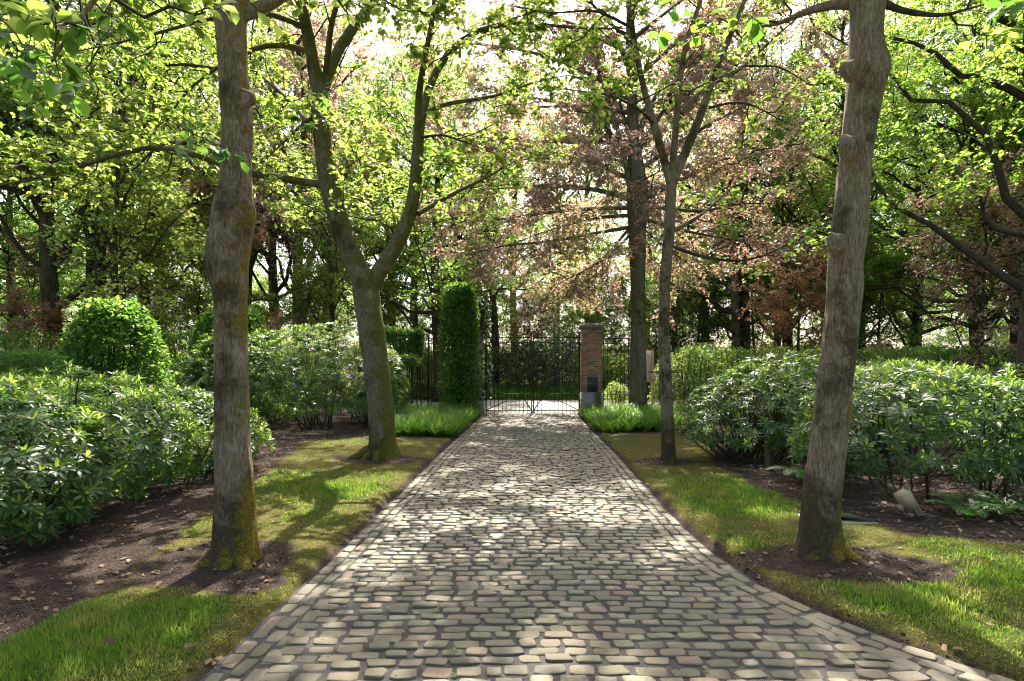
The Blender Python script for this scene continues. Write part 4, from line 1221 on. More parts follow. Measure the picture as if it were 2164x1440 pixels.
def rhododendron(name, label, blobs, n, leaf, seed, singles=0, young=.45, inner=.5, lo=-.55, stems=40):
    base = np.array([np.mean([b[0] for b in blobs]), np.mean([b[1] for b in blobs]), 0])
    root = empty(name, base, label, 'rhododendron')
    P, Nn = blob_surface(blobs, n, seed, lo)
    # an inner, sparser layer
    P2, N2 = blob_surface([(b[0], b[1], b[2] * .8, b[3] * .8, b[4] * .84) for b in blobs], int(n * inner), seed + 5, lo)
    P = np.concatenate([P, P2]); Nn = np.concatenate([Nn, N2])
    outer = np.r_[np.ones(len(P) - len(P2), bool), np.zeros(len(P2), bool)]
    P += rng.normal(size=P.shape) * .035
    P[:, 2] = np.maximum(P[:, 2], .12)
    ax = nrm(Nn * .75 + np.array([0, -.05, .75]) + rng.normal(size=P.shape) * .22)
    m = len(P)
    pos, dd, nm, sz, yg = [], [], [], [], []
    for ring, (cnt, tilt, scale, isy) in enumerate(((9, 78, 1.0, 0), (5, 40, .85, 1))):
        sel = np.arange(m) if not isy else np.where(outer & (rng.random(m) < young))[0]
        a = ax[sel]
        s1 = nrm(np.cross(a, np.array([.3, .9, .2]))); s2 = np.cross(a, s1)
        th0 = rng.uniform(0, 6.28, len(sel))
        for k in range(cnt):
            th = th0 + k * 2 * np.pi / cnt + rng.normal(size=len(sel)) * .16
            t = np.radians(tilt + rng.normal(size=len(sel)) * 13)
            rad = np.cos(th)[:, None] * s1 + np.sin(th)[:, None] * s2
            d = np.cos(t)[:, None] * a + np.sin(t)[:, None] * rad
            d = d + np.array([0, 0, -.12 if not isy else .08])
            pos.append(P[sel] + d * .012); dd.append(d)
            nm.append(np.sin(t)[:, None] * a - np.cos(t)[:, None] * rad + rng.normal(size=d.shape) * .12)
            sz.append(leaf * scale * rng.uniform(.7, 1.2, len(sel))); yg.append(np.full(len(sel), isy))
    pos, dd, nm, sz, yg = [np.concatenate(q) for q in (pos, dd, nm, sz, yg)]
    d = nrm(dd); s = nrm(np.cross(d, nm)); nn = np.cross(s, d)
    one = np.zeros(len(pos), bool)
    if singles:
        u = CX + F_PX * pos[:, 0] / pos[:, 1]
        v = HZ + F_PX * (CAM_H - pos[:, 2]) / pos[:, 1]
        # leaves on the skin turned to the drive that show largest
        face = (pos[:, :2] - base[:2]) @ (-base[:2] / np.linalg.norm(base[:2]))
        sc = sz / pos[:, 1] + .006 * np.clip(face, -1, 1)
        sc = np.where((u > 5) & (u < 2160) & (v < 1430), sc, -1)
        one[np.argsort(-sc)[:singles]] = True
    for k in np.where(one)[0]:
        o = obj('leaf', LANCEY if yg[k] else LANCE, root)
        z = sz[k]
        M = Matrix(((s[k][0] * z, d[k][0] * z, nn[k][0] * z, pos[k][0] - base[0]), (s[k][1] * z, d[k][1] * z, nn[k][1] * z, pos[k][1] - base[1]), (s[k][2] * z, d[k][2] * z, nn[k][2] * z, pos[k][2] - base[2]), (0, 0, 0, 1)))
        o.matrix_local = M
    for flag, mt, nm_ in ((0, M_RHODO, 'foliage'), (1, M_RYOUNG, 'young_shoots')):
        sel = (~one) & (yg == flag)
        if not sel.any(): continue
        g = Geo()
        near = sel & (pos[:, 1] < 6.6)
        place_leaves(g, pos[near], d[near], nn[near], sz[near], T_LANCE)
        far_ = sel & ~near
        place_leaves(g, pos[far_], d[far_], nn[far_], sz[far_], T_LEAN)
        obj(nm_, g.mesh(nm_, mt, origin=base), root, kind='stuff')
    # stems from the ground to the skin
    k = rng.choice(m, min(m, stems * 4), replace=False)
    bc = np.array([blobs[int(np.argmin([(p[0] - b[0]) ** 2 + (p[1] - b[1]) ** 2 for b in blobs]))][:2] for p in P[k]])
    f = np.c_[bc + (P[k][:, :2] - bc) * .25 + rng.normal(size=(len(k), 2)) * .12, np.full(len(k), -.02)]
    t = np.linspace(0, 1, 6)[None, :, None]
    mid = np.c_[f[:, :2] * .6 + P[k][:, :2] * .4, P[k][:, 2] * .35]
    L = (1 - t) ** 2 * f[:, None] + 2 * t * (1 - t) * mid[:, None] + t ** 2 * P[k][:, None]
    g = Geo()
    tubes(g, L, np.linspace(.016, .004, 6)[None].repeat(len(k), 0) * rng.uniform(.6, 1.6, (len(k), 1)), 5)
    obj('stems', g.mesh('stems', M_TWIG, origin=base), root, kind='stuff')
    return root


rhododendron('rhododendron_hedge', 'broad glossy rhododendron hedge in the near mulch bed beside the burled trunk',
             [(-5.0, 5.25, 1.15, 1.1, 1.5), (-5.5, 6.9, 1.5, 1.2, 1.62), (-5.0, 8.5, 1.2, 1.15, 1.36), (-7.2, 6.4, 1.5, 1.7, 1.72), (-6.8, 8.8, 1.6, 1.4, 1.5)], 3300, .118, 1, 300, .6, .4, -.8)
rhododendron('rhododendron', 'tall rounded rhododendron behind the forked mossy tree',
             [(-4.9, 14.9, 1.9, 1.8, 2.75), (-6.9, 15.0, 1.8, 1.7, 2.6), (-8.5, 14.8, 1.5, 1.4, 1.9), (-3.9, 15.4, 1.05, 1.3, 2.3)], 5200, .105, 2, 0, .6, .4)
rhododendron('rhododendron', 'open rhododendron above the mulch near the plastic socket box',
             [(4.85, 7.0, 1.2, 1.0, 1.70), (5.75, 6.8, .95, .9, 1.52), (5.6, 8.1, 1.3, 1.2, 1.74)], 1600, .125, 3, 300, .6, .4, -.24, 8)
rhododendron('rhododendron', 'airy rhododendron behind the leaning trunk next to the small timber post',
             [(4.1, 9.7, 1.1, 1.1, 1.62), (5.0, 10.3, 1.3, 1.2, 1.85)], 1100, .12, 4, 0, .45, .45, -.4, 30)
rhododendron('rhododendron', 'farther rhododendron bank between boundary hedge and near rhododendrons',
             [(7.2, 10.5, 1.8, 1.4, 1.75), (9.0, 10.0, 1.6, 1.4, 1.7), (6.2, 12.0, 1.3, 1.2, 1.6)], 1500, .12, 6, 0, .55, .4)


# ------------------------------------------------------------------ clipped hedges, domes, column
def clipped(name, label, cat, P, Nn, leaf, mat=M_HEDGE, stems=None, base=None):
    """leaves hanging like scales on a clipped skin"""
    base = np.array([P[:, 0].mean(), P[:, 1].mean(), 0]) if base is None else base
    root = empty(name, base, label, cat)
    c = len(P)
    lump = (fbm(P * 2.3, 3, 3) - .5) * .30
    stray = np.where(rng.random(c) < .035, rng.random(c) * .16, 0)
    P = P + Nn * (lump + stray + rng.normal(size=c) * .04)[:, None]
    d = nrm(Nn * .8 + np.array([0, 0, -.45]) + rng.normal(size=(c, 3)) * .5)
    nn = nrm(np.array([0, 0, .9]) + Nn * .5 + rng.normal(size=(c, 3)) * .4)
    g = Geo()
    place_leaves(g, P, d, nn, leaf * rng.uniform(.6, 1.3, c), T_DIA)
    obj('foliage', g.mesh('foliage', mat, origin=base), root, kind='stuff')
    if stems is not None:
        g = Geo(); tubes(g, stems, np.linspace(.03, .012, stems.shape[1])[None].repeat(len(stems), 0), 5)
        obj('stems', g.mesh('stems', M_TWIG, origin=base), root, kind='stuff')
    return root


def box_skin(x0, x1, y0, y1, z0, z1, n, thick=.25):
    """points in the outer layer of a box"""
    a = np.array([(x1 - x0) * (z1 - z0), (x1 - x0) * (z1 - z0) * .5, (y1 - y0) * (z1 - z0), (y1 - y0) * (z1 - z0), (x1 - x0) * (y1 - y0)])
    P, Nn = [], []
    for f, k in enumerate((a / a.sum() * n).astype(int)):
        u = rng.random((k, 3)); p = np.stack([x0 + (x1 - x0) * u[:, 0], y0 + (y1 - y0) * u[:, 1], z0 + (z1 - z0) * u[:, 2]], 1)
        dep = rng.random(k) ** 1.8 * thick
        nv = [(0, -1, 0), (0, 1, 0), (-1, 0, 0), (1, 0, 0), (0, 0, 1)][f]
        if f == 0: p[:, 1] = y0 + dep
        if f == 1: p[:, 1] = y1 - dep
        if f == 2: p[:, 0] = x0 + dep
        if f == 3: p[:, 0] = x1 - dep
        if f == 4: p[:, 2] = z1 - dep
        P.append(p); Nn.append(np.tile(nv, (k, 1)))
    return np.concatenate(P), np.concatenate(Nn).astype(float)


def dome_skin(cx, cy, r, z0, z1, n, power=2.6, thick=.25, taper=0.):
    t = rng.random(n)
    h = z1 - z0
    zz = z0 + h * t
    cap = rng.random(n) < .35
    th = rng.uniform(0, 2 * np.pi, n)
    sh = (1 - np.abs(np.clip((t - .25) / .75, 0, 1)) ** power) ** (1 / power) * (1 - taper * t)
    rad = r * np.where(cap, np.sqrt(rng.random(n)), sh)
    zc = z0 + h * (.25 + .75 * (1 - np.clip(rad / r, 0, 1) ** power) ** (1 / power))
    zz = np.where(cap, zc, zz)
    dep = rng.random(n) ** 1.8 * thick
    slope = np.where(cap, 1., np.clip((t - .3) * 1.5, 0, .9))
    nn = nrm(np.stack([np.cos(th) * (1.05 - slope * .8), np.sin(th) * (1.05 - slope * .8), slope], 1))
    P = np.stack([cx + rad * np.cos(th), cy + rad * np.sin(th), zz], 1) - nn * dep[:, None]
    return P, nn


def stem_lines(cx, cy, r, z1, n):
    th = rng.uniform(0, 6.28, n); rr = r * np.sqrt(rng.random(n))
    b = np.stack([cx + .3 * rr * np.cos(th), cy + .3 * rr * np.sin(th), np.zeros(n)], 1)
    e = np.stack([cx + rr * np.cos(th), cy + rr * np.sin(th), z1 * rng.uniform(.7, .95, n)], 1)
    t = np.linspace(0, 1, 6)[None, :, None]
    return b[:, None] * (1 - t) + e[:, None] * t + rng.normal(size=(n, 6, 3)) * .02


P, Nn = dome_skin(px(246, 12.6), 12.6, 1.0, .1, 3.12, 11500, 2.4, .4)
clipped('clipped_dome', 'large clipped hornbeam dome above the near rhododendron hedge', 'topiary', P, Nn, .115, stems=stem_lines(px(246, 12.6), 12.6, .9, 3.1, 26))
P, Nn = dome_skin(px(490, 16.5), 16.5, 1.12, .1, 3.55, 11500, 2.4, .4)
clipped('clipped_dome', 'clipped hornbeam dome partly hidden behind the burled trunk', 'topiary', P, Nn, .12, stems=stem_lines(px(490, 16.5), 16.5, 1.0, 3.4, 24))
P, Nn = box_skin(-17, px(172, 14.0), 13.6, 14.5, .0, 2.02, 16000)
clipped('clipped_hedge', 'low dark clipped hedge running behind the near rhododendrons', 'hedge', P, Nn, .085)
P, Nn = box_skin(px(300, 17.8), px(560, 17.8), 17.6, 18.5, .0, 2.75, 12000)
clipped('clipped_hedge', 'taller dark clipped hedge between the two domes', 'hedge', P, Nn, .09)
# hedge wall on stilts in front of the iron fence
P, Nn = box_skin(px(790, 19.6), px(892, 19.6), 19.3, 20.0, 2.05, 2.95, 8000)
st_ = []
for u in np.arange(800, 892, 9):
    x = px(u, 19.7)
    st_.append([[x + rng.normal() * .02, 19.7 + rng.normal() * .15, z] for z in np.linspace(0, 2.6, 6)])
clipped('raised_hedge', 'clipped hedge panel raised on dark stems before the iron fence', 'hedge', P, Nn, .085, stems=np.array(st_))
P, Nn = box_skin(px(830, 18.6), px(880, 18.6), 18.3, 19.1, 1.75, 1.98, 2500)
clipped('raised_hedge', 'narrow lower ledge of clipped hedge under the raised panel', 'hedge', P, Nn, .08)
# tall clipped column hiding the gate's other pillar
cxx = px(972, 19.45)
P, Nn = dome_skin(cxx, 19.35, .69, .05, 4.45, 17000, 3.5, .5, .12)
clipped('clipped_column', 'tall clipped green column of foliage hugging the gate pillar', 'topiary', P, Nn, .10, stems=stem_lines(cxx, 19.35, .5, 4.2, 22))
# ivy over the pillar behind it
c = 5200
P = np.stack([rng.uniform(-1.72, -.98, c), rng.uniform(20.0, 20.7, c), .55 + 3.6 * rng.random(c) ** 1.1], 1)
fc = rng.integers(0, 3, c)
P[:, 1] = np.where(fc == 0, 20.0 - .08 * rng.random(c), P[:, 1]); P[:, 0] = np.where(fc == 1, -.98 + .12 * rng.random(c), P[:, 0]); P[:, 2] = np.where(fc == 2, 3.3 + .9 * rng.random(c) ** 2, P[:, 2])
Nn = np.where((fc == 0)[:, None], np.array([0, -1., 0]), np.where((fc == 1)[:, None], np.array([1., 0, 0]), np.array([0, 0, 1.])))
clipped('ivy', 'ivy climbing over the gate pillar beside the clipped column', 'ivy', P, Nn, .085, M_DARK)
# airy hedges along the boundary
P, Nn = box_skin(px(1440, 16.8), px(1730, 16.8), 16.5, 17.4, .05, 2.2, 8000, .45)
clipped('airy_hedge', 'thin see-through hornbeam hedge behind the airy rhododendron', 'hedge', P, Nn, .085, M_GREEN,
        stems=np.array([[[px(u, 16.9) + .05 * math.sin(u + z * 3), 16.95 + rng.normal() * .02, z] for z in np.linspace(0, 2.15, 6)] for u in np.arange(1445, 1730, 13)]))
P, Nn = box_skin(px(1800, 19.4), 22, 19.1, 20.0, .05, 2.3, 15000, .35)
clipped('boundary_hedge', 'dark boundary hedge before the wood above the far rhododendrons', 'hedge', P, Nn, .095, M_HEDGE,
        stems=np.array([[[x + .05 * math.sin(x + z * 3), 19.55, z] for z in np.linspace(0, 2.2, 6)] for x in np.arange(11.8, 22, .35)]))
# dark bushes on the bank beyond the road
def bush(name, label, x, y, r, h, n, mat, leaf=.10, group=None):
    P, Nn = dome_skin(x, y, r, .1, h, n, 2.0, r * .5)
    o = clipped(name, label, 'bush', P, Nn, leaf, mat, stems=stem_lines(x, y, r * .8, h, 14), base=np.array([x, y, 0.]))
    if group: o['group'] = group
    return o


bush('dark_bush', 'dark glossy bush seen through the gate bars beside the pillar', px(1190, 31.5), 32, 2.3, 3.9, 5200, M_DARK, .13)
bush('dark_bush', 'dark rounded bush seen through the middle of the gate', px(1110, 32), 32.5, 1.9, 3.1, 4200, M_DARK, .13)
bush('dark_conifer', 'dense blue-green evergreen standing behind the slender tree', px(1462, 30.5), 31.5, 2.0, 6.9, 9000, M_DARK, .12)
bush('bush', 'pale sunny bush between the slender tree and the airy hedge', px(1500, 23), 23.5, 1.7, 2.6, 5000, M_LIME, .10)
bush('bush', 'small yellow bush behind the fence at the beech foot', px(1305, 22.4), 22.4, .55, 1.05, 1800, M_LIME, .07)
bush('bush', 'pale bush beside the estate sign beyond the fence', px(1440, 24.5), 25, 1.2, 2.3, 4200, M_LIME, .10)
bush('flowering_bush', 'brown-green flowering bush behind the low hedge at the frame edge', px(20, 16), 16.5, 1.8, 2.75, 5000, M_GREEN, .10)
bush('bush', 'loose yellow-green bush between the two clipped domes', px(400, 20.5), 20.5, 1.7, 3.6, 5000, M_LIME, .09)
bush('bush', 'tawny bush above the tall rounded rhododendron', px(620, 21), 21.5, 2.0, 3.7, 6000, M_COPPER, .085)
GB = 'green bushes lining the far verge of the road'
GBL = ['green bush across the road behind the clipped column', 'green bush across the road behind the gate leaf by the column', 'green bush across the road behind the brick pillar', 'green bush across the road behind the iron fence bars', 'green bush across the road behind the estate sign', 'green bush across the road behind the raised hedge', 'yellow-green bush at the foot of the slim sunlit trunk', 'green bush between airy hedge and small red maple', 'green bush showing just beside the leaning stout trunk', 'yellow-green bush in the clearing beyond the boundary hedge', 'green bush beyond the boundary hedge by the dark straight trunk', 'green bush beyond the boundary hedge at the frame edge']
for k, (u, y, r, h, mt) in enumerate(((960, 32, 1.8, 2.4, M_GREEN), (1040, 33, 1.6, 2.8, M_GREEN), (1265, 32.5, 1.6, 2.6, M_GREEN), (1330, 31.5, 1.6, 2.4, M_GREEN), (1400, 33, 1.8, 3, M_GREEN), (860, 31, 2.2, 3, M_GREEN), (1560, 31, 2, 2.2, M_LIME), (1650, 27, 1.6, 2.3, M_GREEN), (1780, 25, 1.8, 2.4, M_GREEN), (1900, 25, 2.0, 2.5, M_LIME), (2000, 26, 2.2, 2.6, M_GREEN), (2120, 25, 2.2, 2.6, M_GREEN))):
    bush('bush', GBL[k], px(u, y), y, r, h, 3200, mt, .12, GB)
g = Geo()
c = 16000
x = rng.uniform(-9, 12, c); y = rng.uniform(29.4, 31.5, c)
th = rng.uniform(0, 6.28, c)
place_leaves(g, np.stack([x, y, np.clip((y - 29.4) * .25, 0, .35)], 1), np.stack([np.cos(th) * .7, np.sin(th) * .7, np.ones(c)], 1), np.stack([-np.cos(th), -np.sin(th), np.full(c, .5)], 1),
             rng.uniform(.15, .45, c), T_BLADE, width=rng.uniform(.03, .06, c))
tag(obj('bank_grass', g.mesh('bank_grass', M_TUFT), kind='stuff'), 'low green ground cover on the bank behind the road', 'ground cover')


# ------------------------------------------------------------------ ornamental grass edging the gate
def tufts(name, label, x0f, x1f, y0, y1, n, h, per=46):
    y = rng.uniform(y0, y1, n)
    x = x0f(y) + (x1f(y) - x0f(y)) * rng.random(n)
    gg = Geo()
    idx = np.repeat(np.arange(n), per); c = len(idx)
    th = rng.uniform(0, 6.28, c)
    out = rng.random(c) ** .8
    d = np.stack([np.cos(th) * (.2 + .95 * out), np.sin(th) * (.2 + .95 * out), np.ones(c)], 1)
    nn = -np.stack([-np.cos(th), -np.sin(th), np.full(c, .3)], 1)
    T = (np.array([[-.5, 0, 0], [.5, 0, 0], [.5, .45, .03], [-.5, .45, .03], [.35, .78, .14], [-.35, .78, .14], [0, 1.02, .32]]), [np.array([[0, 1, 2, 3], [3, 2, 4, 5]]), np.array([[5, 4, 6]])])
    p = np.stack([x[idx] + rng.normal(size=c) * .04, y[idx] + rng.normal(size=c) * .04, np.zeros(c)], 1)
    p[:, 2] = ground_h(p[:, 0], p[:, 1]) - .01
    place_leaves(gg, p, d, nn, h * rng.uniform(.5, 1.25, c) * rng.uniform(.7, 1.25, n)[idx], T, width=rng.uniform(.012, .022, c), rnd=np.clip(rng.random(n)[idx] * .75 + rng.random(c) * .4 - .05, 0, 1))
    o = obj(name, gg.mesh(name, M_TUFT), kind='stuff')
    tag(o, label, 'ornamental grass')


tufts('ornamental_grass', 'bright green ornamental grass bed between the clipped column and the drive', lambda y: np.interp(y, [13.2, 15, 19], [-2.75, -3.3, -4.0]), lambda y: xl(y) - .12, 13.3, 19.0, 560, .46, 34)
tufts('ornamental_grass', 'bright green ornamental grass bed around the copper beech foot', lambda y: xr(y) + .12, lambda y: np.interp(y, [14, 15.5, 19], [4.7, 5.4, 6.8]), 14.2, 19.4, 640, .46, 34)

# ------------------------------------------------------------------ gate, pillars, fences
GY = 20.4
XG0, XG1 = px(1026, GY), px(1225, GY)
XM = px(1125.5, GY)


def pillar(name, label, x0, x1, y0, y1, bricks):
    cx, cy = (x0 + x1) / 2, (y0 + y1) / 2
    root = empty(name, (cx, cy, 0), label, 'gate pillar')
    w, d = x1 - x0, y1 - y0
    g = Geo(); g.box((0, 0, .37), (w + .05, d + .05, .82))
    obj('plinth', g.mesh('plinth', M_CONC, False), root)
    g = Geo(); g.box((0, 0, .78 + 1.13), (w - .024, d - .024, 2.26))
    sh = obj('shaft', g.mesh('shaft', M_MORTAR, False), root)
    # capstone with chamfered top
    cw, cd = w / 2 + .065, d / 2 + .065
    V = [(-cw, -cd, 3.04), (cw, -cd, 3.04), (cw, cd, 3.04), (-cw, cd, 3.04), (-cw, -cd, 3.16), (cw, -cd, 3.16), (cw, cd, 3.16), (-cw, cd, 3.16), (-cw * .72, -cd * .72, 3.235), (cw * .72, -cd * .72, 3.235), (cw * .72, cd * .72, 3.235), (-cw * .72, cd * .72, 3.235)]
    Fq = [[0, 3, 2, 1], [8, 9, 10, 11]] + [[a + k, a + (k + 1) % 4, a + 4 + (k + 1) % 4, a + 4 + k] for a in (0, 4) for k in range(4)]
    obj('capstone', mk_mesh('capstone', V, [Fq], M_CAP, None, False), root)
    if not bricks: return root
    nC, ch = 36, 2.25 / 36
    spec = []
    for k in range(nC):
        z = .785 + (k + .5) * ch
        for face in range(4):
            Lf = (w, d)[face % 2]
            half = .10
            # stretcher and header courses alternate, closers at the corners
            cuts = [0, .10] if k % 2 else [0, .195]
            while cuts[-1] < Lf - .25: cuts.append(cuts[-1] + (.20 if (k + face) % 2 else .20))
            cuts.append(Lf)
            if cuts[-1] - cuts[-2] > .27: cuts.insert(-1, cuts[-2] + .1)
            for a, b in zip(cuts[:-1], cuts[1:]):
                spec.append((face, (a + b) / 2 - Lf / 2, b - a - .022, z))
    hid = lambda s: s[0] == 0 and abs(s[1] - (px(1252, y0) - cx)) < .2 - .02 + .0 and s[3] < 1.34
    bm = Geo(); bm.box((0, 0, 0), (1, 1, 1)); BR = bm.mesh('brick', M_BRICK, False)
    rest = Geo(); cnt = 0
    for face, u, L, z in sorted(spec, key=lambda s: (s[0] != 0, s[0] != 3, s[0])):
        if hid((face, u, L, z)): continue
        pr = rng.normal() * .002
        pos = [(u, -d / 2 + .025 - pr, z), (w / 2 - .025 + pr, u, z), (-u, d / 2 - .025 + pr, z), (-w / 2 + .025 - pr, -u, z)][face]
        sc = (L if face % 2 == 0 else .05, .05 if face % 2 == 0 else L, ch - .016)
        if cnt < 300:
            o = obj('brick', BR, sh, loc=pos); o.scale = sc
        else:
            rest.box(pos, sc)
        cnt += 1
    if rest.n: obj('rear_bricks', rest.mesh('rear_bricks', M_BRICK, False), sh, kind='stuff')
    return root


PX0, PX1 = px(1231.5, 20.1), px(1273, 20.1)
pr_ = pillar('brick_pillar', 'red brick gate pillar with grey plinth and stone cap', PX0, PX1, 20.1, 20.8, True)
pc = np.array([(PX0 + PX1) / 2, 20.45, 0])
g = Geo(); g.box((px(1252, 20.1) - pc[0], -.355, 1.07), (.365, .05, .54))
pn = obj('letterbox_panel', g.mesh('letterbox_panel', M_PANEL, False), pr_)
pn['label'] = 'dark grey letterbox panel set into the brick'
g = Geo()
for dx, dz, sx, sz in ((0, .285, .40, .025), (0, -.285, .40, .025), (-.195, 0, .022, .545), (.195, 0, .022, .545)):
    g.box((px(1252, 20.1) - pc[0] + dx, -.362, 1.07 + dz), (sx, .05, sz))
obj('panel_frame', g.mesh('panel_frame', M_CONC, False), pn)
g = Geo(); g.bar((px(1246, 20.1) - pc[0], -.395, 1.10), (px(1246, 20.1) - pc[0], -.375, 1.10), .022)
obj('lock', g.mesh('lock', M_STEEL, False), pn)
pillar('brick_pillar', 'gate pillar mostly hidden by ivy with its grey plinth showing', px(1002, 20.1) - .28, px(1021, 20.1), 20.1, 20.8, False)


def gate_leaf(label, xh, xm, n):
    """one leaf hung at xh, meeting the other at xm"""
    sgn = 1 if xm > xh else -1
    root = empty('gate', (xh, GY, 0), label, 'gate', 'two leaves of the iron gate')
    W = abs(xm - xh) - .01
    def part(nm, *bars):
        g = Geo()
        for a, b, w in bars: g.bar(np.array(a) * [sgn, 1, 1], np.array(b) * [sgn, 1, 1], w)
        return obj(nm, g.mesh(nm, M_IRON, False), root)
    part('hinge_stile', ((.02, 0, .02), (.02, 0, 2.95), .05))
    part('meeting_stile', ((W - .02, 0, .04), (W - .02, 0, 2.98), .04))
    for z in (.12, .72, 2.55, 2.74): part('rail', ((.0, 0, z), (W, 0, z), .032))
    for k in range(n):
        x = .02 + (k + 1) * (W - .04) / (n + 1)
        o = part('bar', ((x, .024, .03), (x, .024, 2.86), .018), ((x, .024, 2.86), (x, .024, 2.95), .009))
    part('long_brace', ((W - .04, -.032, .14), (.1, -.032, 2.55), .038))
    part('short_brace', ((.04, -.03, .14), (.9, -.03, .55), .03))
    part('hinge', ((-.05, 0, .5), (.04, 0, .5), .045))
    part('hinge', ((-.05, 0, 2.5), (.04, 0, 2.5), .045))
    return root


gate_leaf('iron gate leaf hung beside the clipped column', XG0, XM, 10)
gate_leaf('iron gate leaf hung on the brick pillar', XG1, XM, 10)
g = Geo(); g.box((0, 0, .03), (.16, .14, .07)); g.box((0, 0, .07), (.10, .08, .04))
o = obj('gate_stop', g.mesh('gate_stop', M_CONC, False), loc=(XM, GY - .06, .02)); tag(o, 'small concrete gate stop at the middle of the gate', 'gate stop')


def fence(name, label, x0, x1, y, z0, z1, step, posts=()):
    root = empty(name, (x0, y, 0), label, 'fence')
    k = 0
    x = x0 + step * .5
    while x < x1:
        g = Geo(); g.bar((x - x0, 0, z0), (x - x0, 0, z1 - .08), .018); g.bar((x - x0, 0, z1 - .08), (x - x0, 0, z1), .009)
        obj('bar', g.mesh('bar', M_IRON, False), root)
        x += step
    for z in (z0 + .45, z1 - .38, z1 - .19):
        g = Geo(); g.bar((0, -.012, z), (x1 - x0, -.012, z), .026); obj('rail', g.mesh('rail', M_IRON, False), root)
    for p in posts:
        g = Geo(); g.bar((p - x0, .02, -.05), (p - x0, .02, z1 - .05), .06); obj('post', g.mesh('post', M_IRON, False), root)
    return root


fence('iron_fence', 'iron bar fence between the brick pillar and the copper beech', PX1 + .03, px(1372, GY + .1), GY + .1, .24, 2.9, .15)
fence('iron_fence', 'iron bar fence behind the raised hedge and clipped column', px(862, GY + .1), px(985, GY + .1), GY + .1, .15, 2.9, .13, (px(906, GY + .1), px(870, GY + .1)))
# low brick wall with coping under the fence
wr = empty('low_wall', ((PX1 + px(1360, GY)) / 2, GY + .1, 0), 'low brick footing wall with pale coping beside the brick pillar', 'wall')
g = Geo(); g.box((0, 0, .07), (px(1360, GY) - PX1 - .06, .22, .18)); obj('footing', g.mesh('footing', M_BRICK, False), wr)
g = Geo(); g.box((0, 0, .185), (px(1360, GY) - PX1 - .05, .28, .05)); obj('coping', g.mesh('coping', M_CONC, False), wr)
# low wire fence beyond the beech
wf = empty('wire_fence', (px(1370, 20.8), 20.8, 0), 'low green wire fence with dark top rail behind the slender tree', 'fence')
x0 = px(1370, 20.8)
g = Geo(); g.bar((0, 0, 1.5), (px(1500, 20.8) - x0, 0, 1.5), .045); obj('rail', g.mesh('rail', M_IRON, False), wf)
M_GPOST = simple_mat('green_post', (.012, .05, .03), (.02, .07, .04), 6, .5, .4)
for u in (1394, 1450, 1500):
    g = Geo(); g.bar((px(u, 20.8) - x0, .03, -.05), (px(u, 20.8) - x0, .03, 1.48), .05); obj('post', g.mesh('post', M_GPOST, False), wf)
g = Geo()
W = px(1500, 20.8) - x0
for k in range(int(W / .09) + 16):
    for s in (-1, 1):
        a = k * .09 - (1.4 if s > 0 else 0)
        xa, za, xb, zb = a, .05, a + 1.4 * 1, 1.45
        if s < 0: za, zb = zb, za
        ca, cb = max(0, xa), min(W, xb)
        if cb <= ca: continue
        f = lambda q: za + (zb - za) * (q - xa) / (xb - xa)
        g.bar((ca, .03, f(ca)), (cb, .03, f(cb)), .004)
obj('wire_netting', g.mesh('wire_netting', M_GPOST, False), wf, kind='stuff')
# estate sign on its post
sx_ = px(1379, 24.5)
sg = empty('estate_sign', (sx_, 24.5, 0), 'tall pinkish notice board on a pale timber post beside the beech trunk', 'sign')
zt, zb = at(0, 741, 24.5)[2], at(0, 807, 24.5)[2]
g = Geo(); g.bar((0, .03, -.05), (0, .03, zt), .10, .05); obj('post', g.mesh('post', M_SIGNPOST, False), sg)
g = Geo(); g.box((-.36, -.02, (zt + zb) / 2), (.74, .03, zt - zb)); bd = obj('board', g.mesh('board', M_BOARD, False), sg)
g = Geo()
for a, b in (((-.73, -.03, zt), (.02, -.03, zt)), ((-.73, -.03, zb), (.02, -.03, zb)), ((.01, -.03, zb), (.01, -.03, zt)), ((-.73, -.03, zb), (-.73, -.03, zt))): g.bar(a, b, .04)
obj('frame', g.mesh('frame', M_SIGNPOST, False), bd)
STROKES = {'3': [((0, 0), (.07, 0)), ((.07, 0), (.07, .16)), ((.02, .08), (.07, .08)), ((0, .16), (.07, .16))], 'T': [((.04, 0), (.04, .16)), ((0, .16), (.08, .16))]}
for k, ch in enumerate('3T'):
    g = Geo()
    for (xa, za), (xb, zb_) in STROKES[ch]: g.bar((xa, 0, za), (xb, 0, zb_), .016, .006)
    obj('letter', g.mesh('letter', M_WHITE, False), bd, loc=(-.19 + k * .105, -.042, zt - .24))
g = Geo(); g.bar((-.035, -.04, zt - .1), (-.035, -.04, zt - .52), .018, .006); g.bar((-.05, -.04, zt - .6), (-.17, -.04, zt - .92), .022, .006); g.bar((-.17, -.04, zb + .12), (-.13, -.04, zb + .22), .018, .006); g.bar((-.13, -.04, zb + .22), (-.05, -.04, zb + .1), .018, .006)
obj('red_lines', g.mesh('red_lines', M_REDP, False), bd, kind='stuff')

# ------------------------------------------------------------------ small garden things
def post(label, x, y, h, w, mat, name='timber_post'):
    g = Geo()
    n = 10; th = np.arange(n) / n * 2 * np.pi
    prof = [(1, -.05), (1, h - .02), (.8, h), (.01, h + .004)]
    V = np.concatenate([np.stack([w / 2 * r * np.cos(th), w / 2 * r * np.sin(th), np.full(n, z)], 1) for r, z in prof])
    j = np.arange(n); jn = (j + 1) % n
    g.add(V, [np.concatenate([np.stack([k * n + j, k * n + jn, (k + 1) * n + jn, (k + 1) * n + j], 1) for k in range(3)])])
    o = obj(name, g.mesh(name, mat), loc=(x, y, ground_h(np.array(x), np.array(y))))
    tag(o, label, 'post')


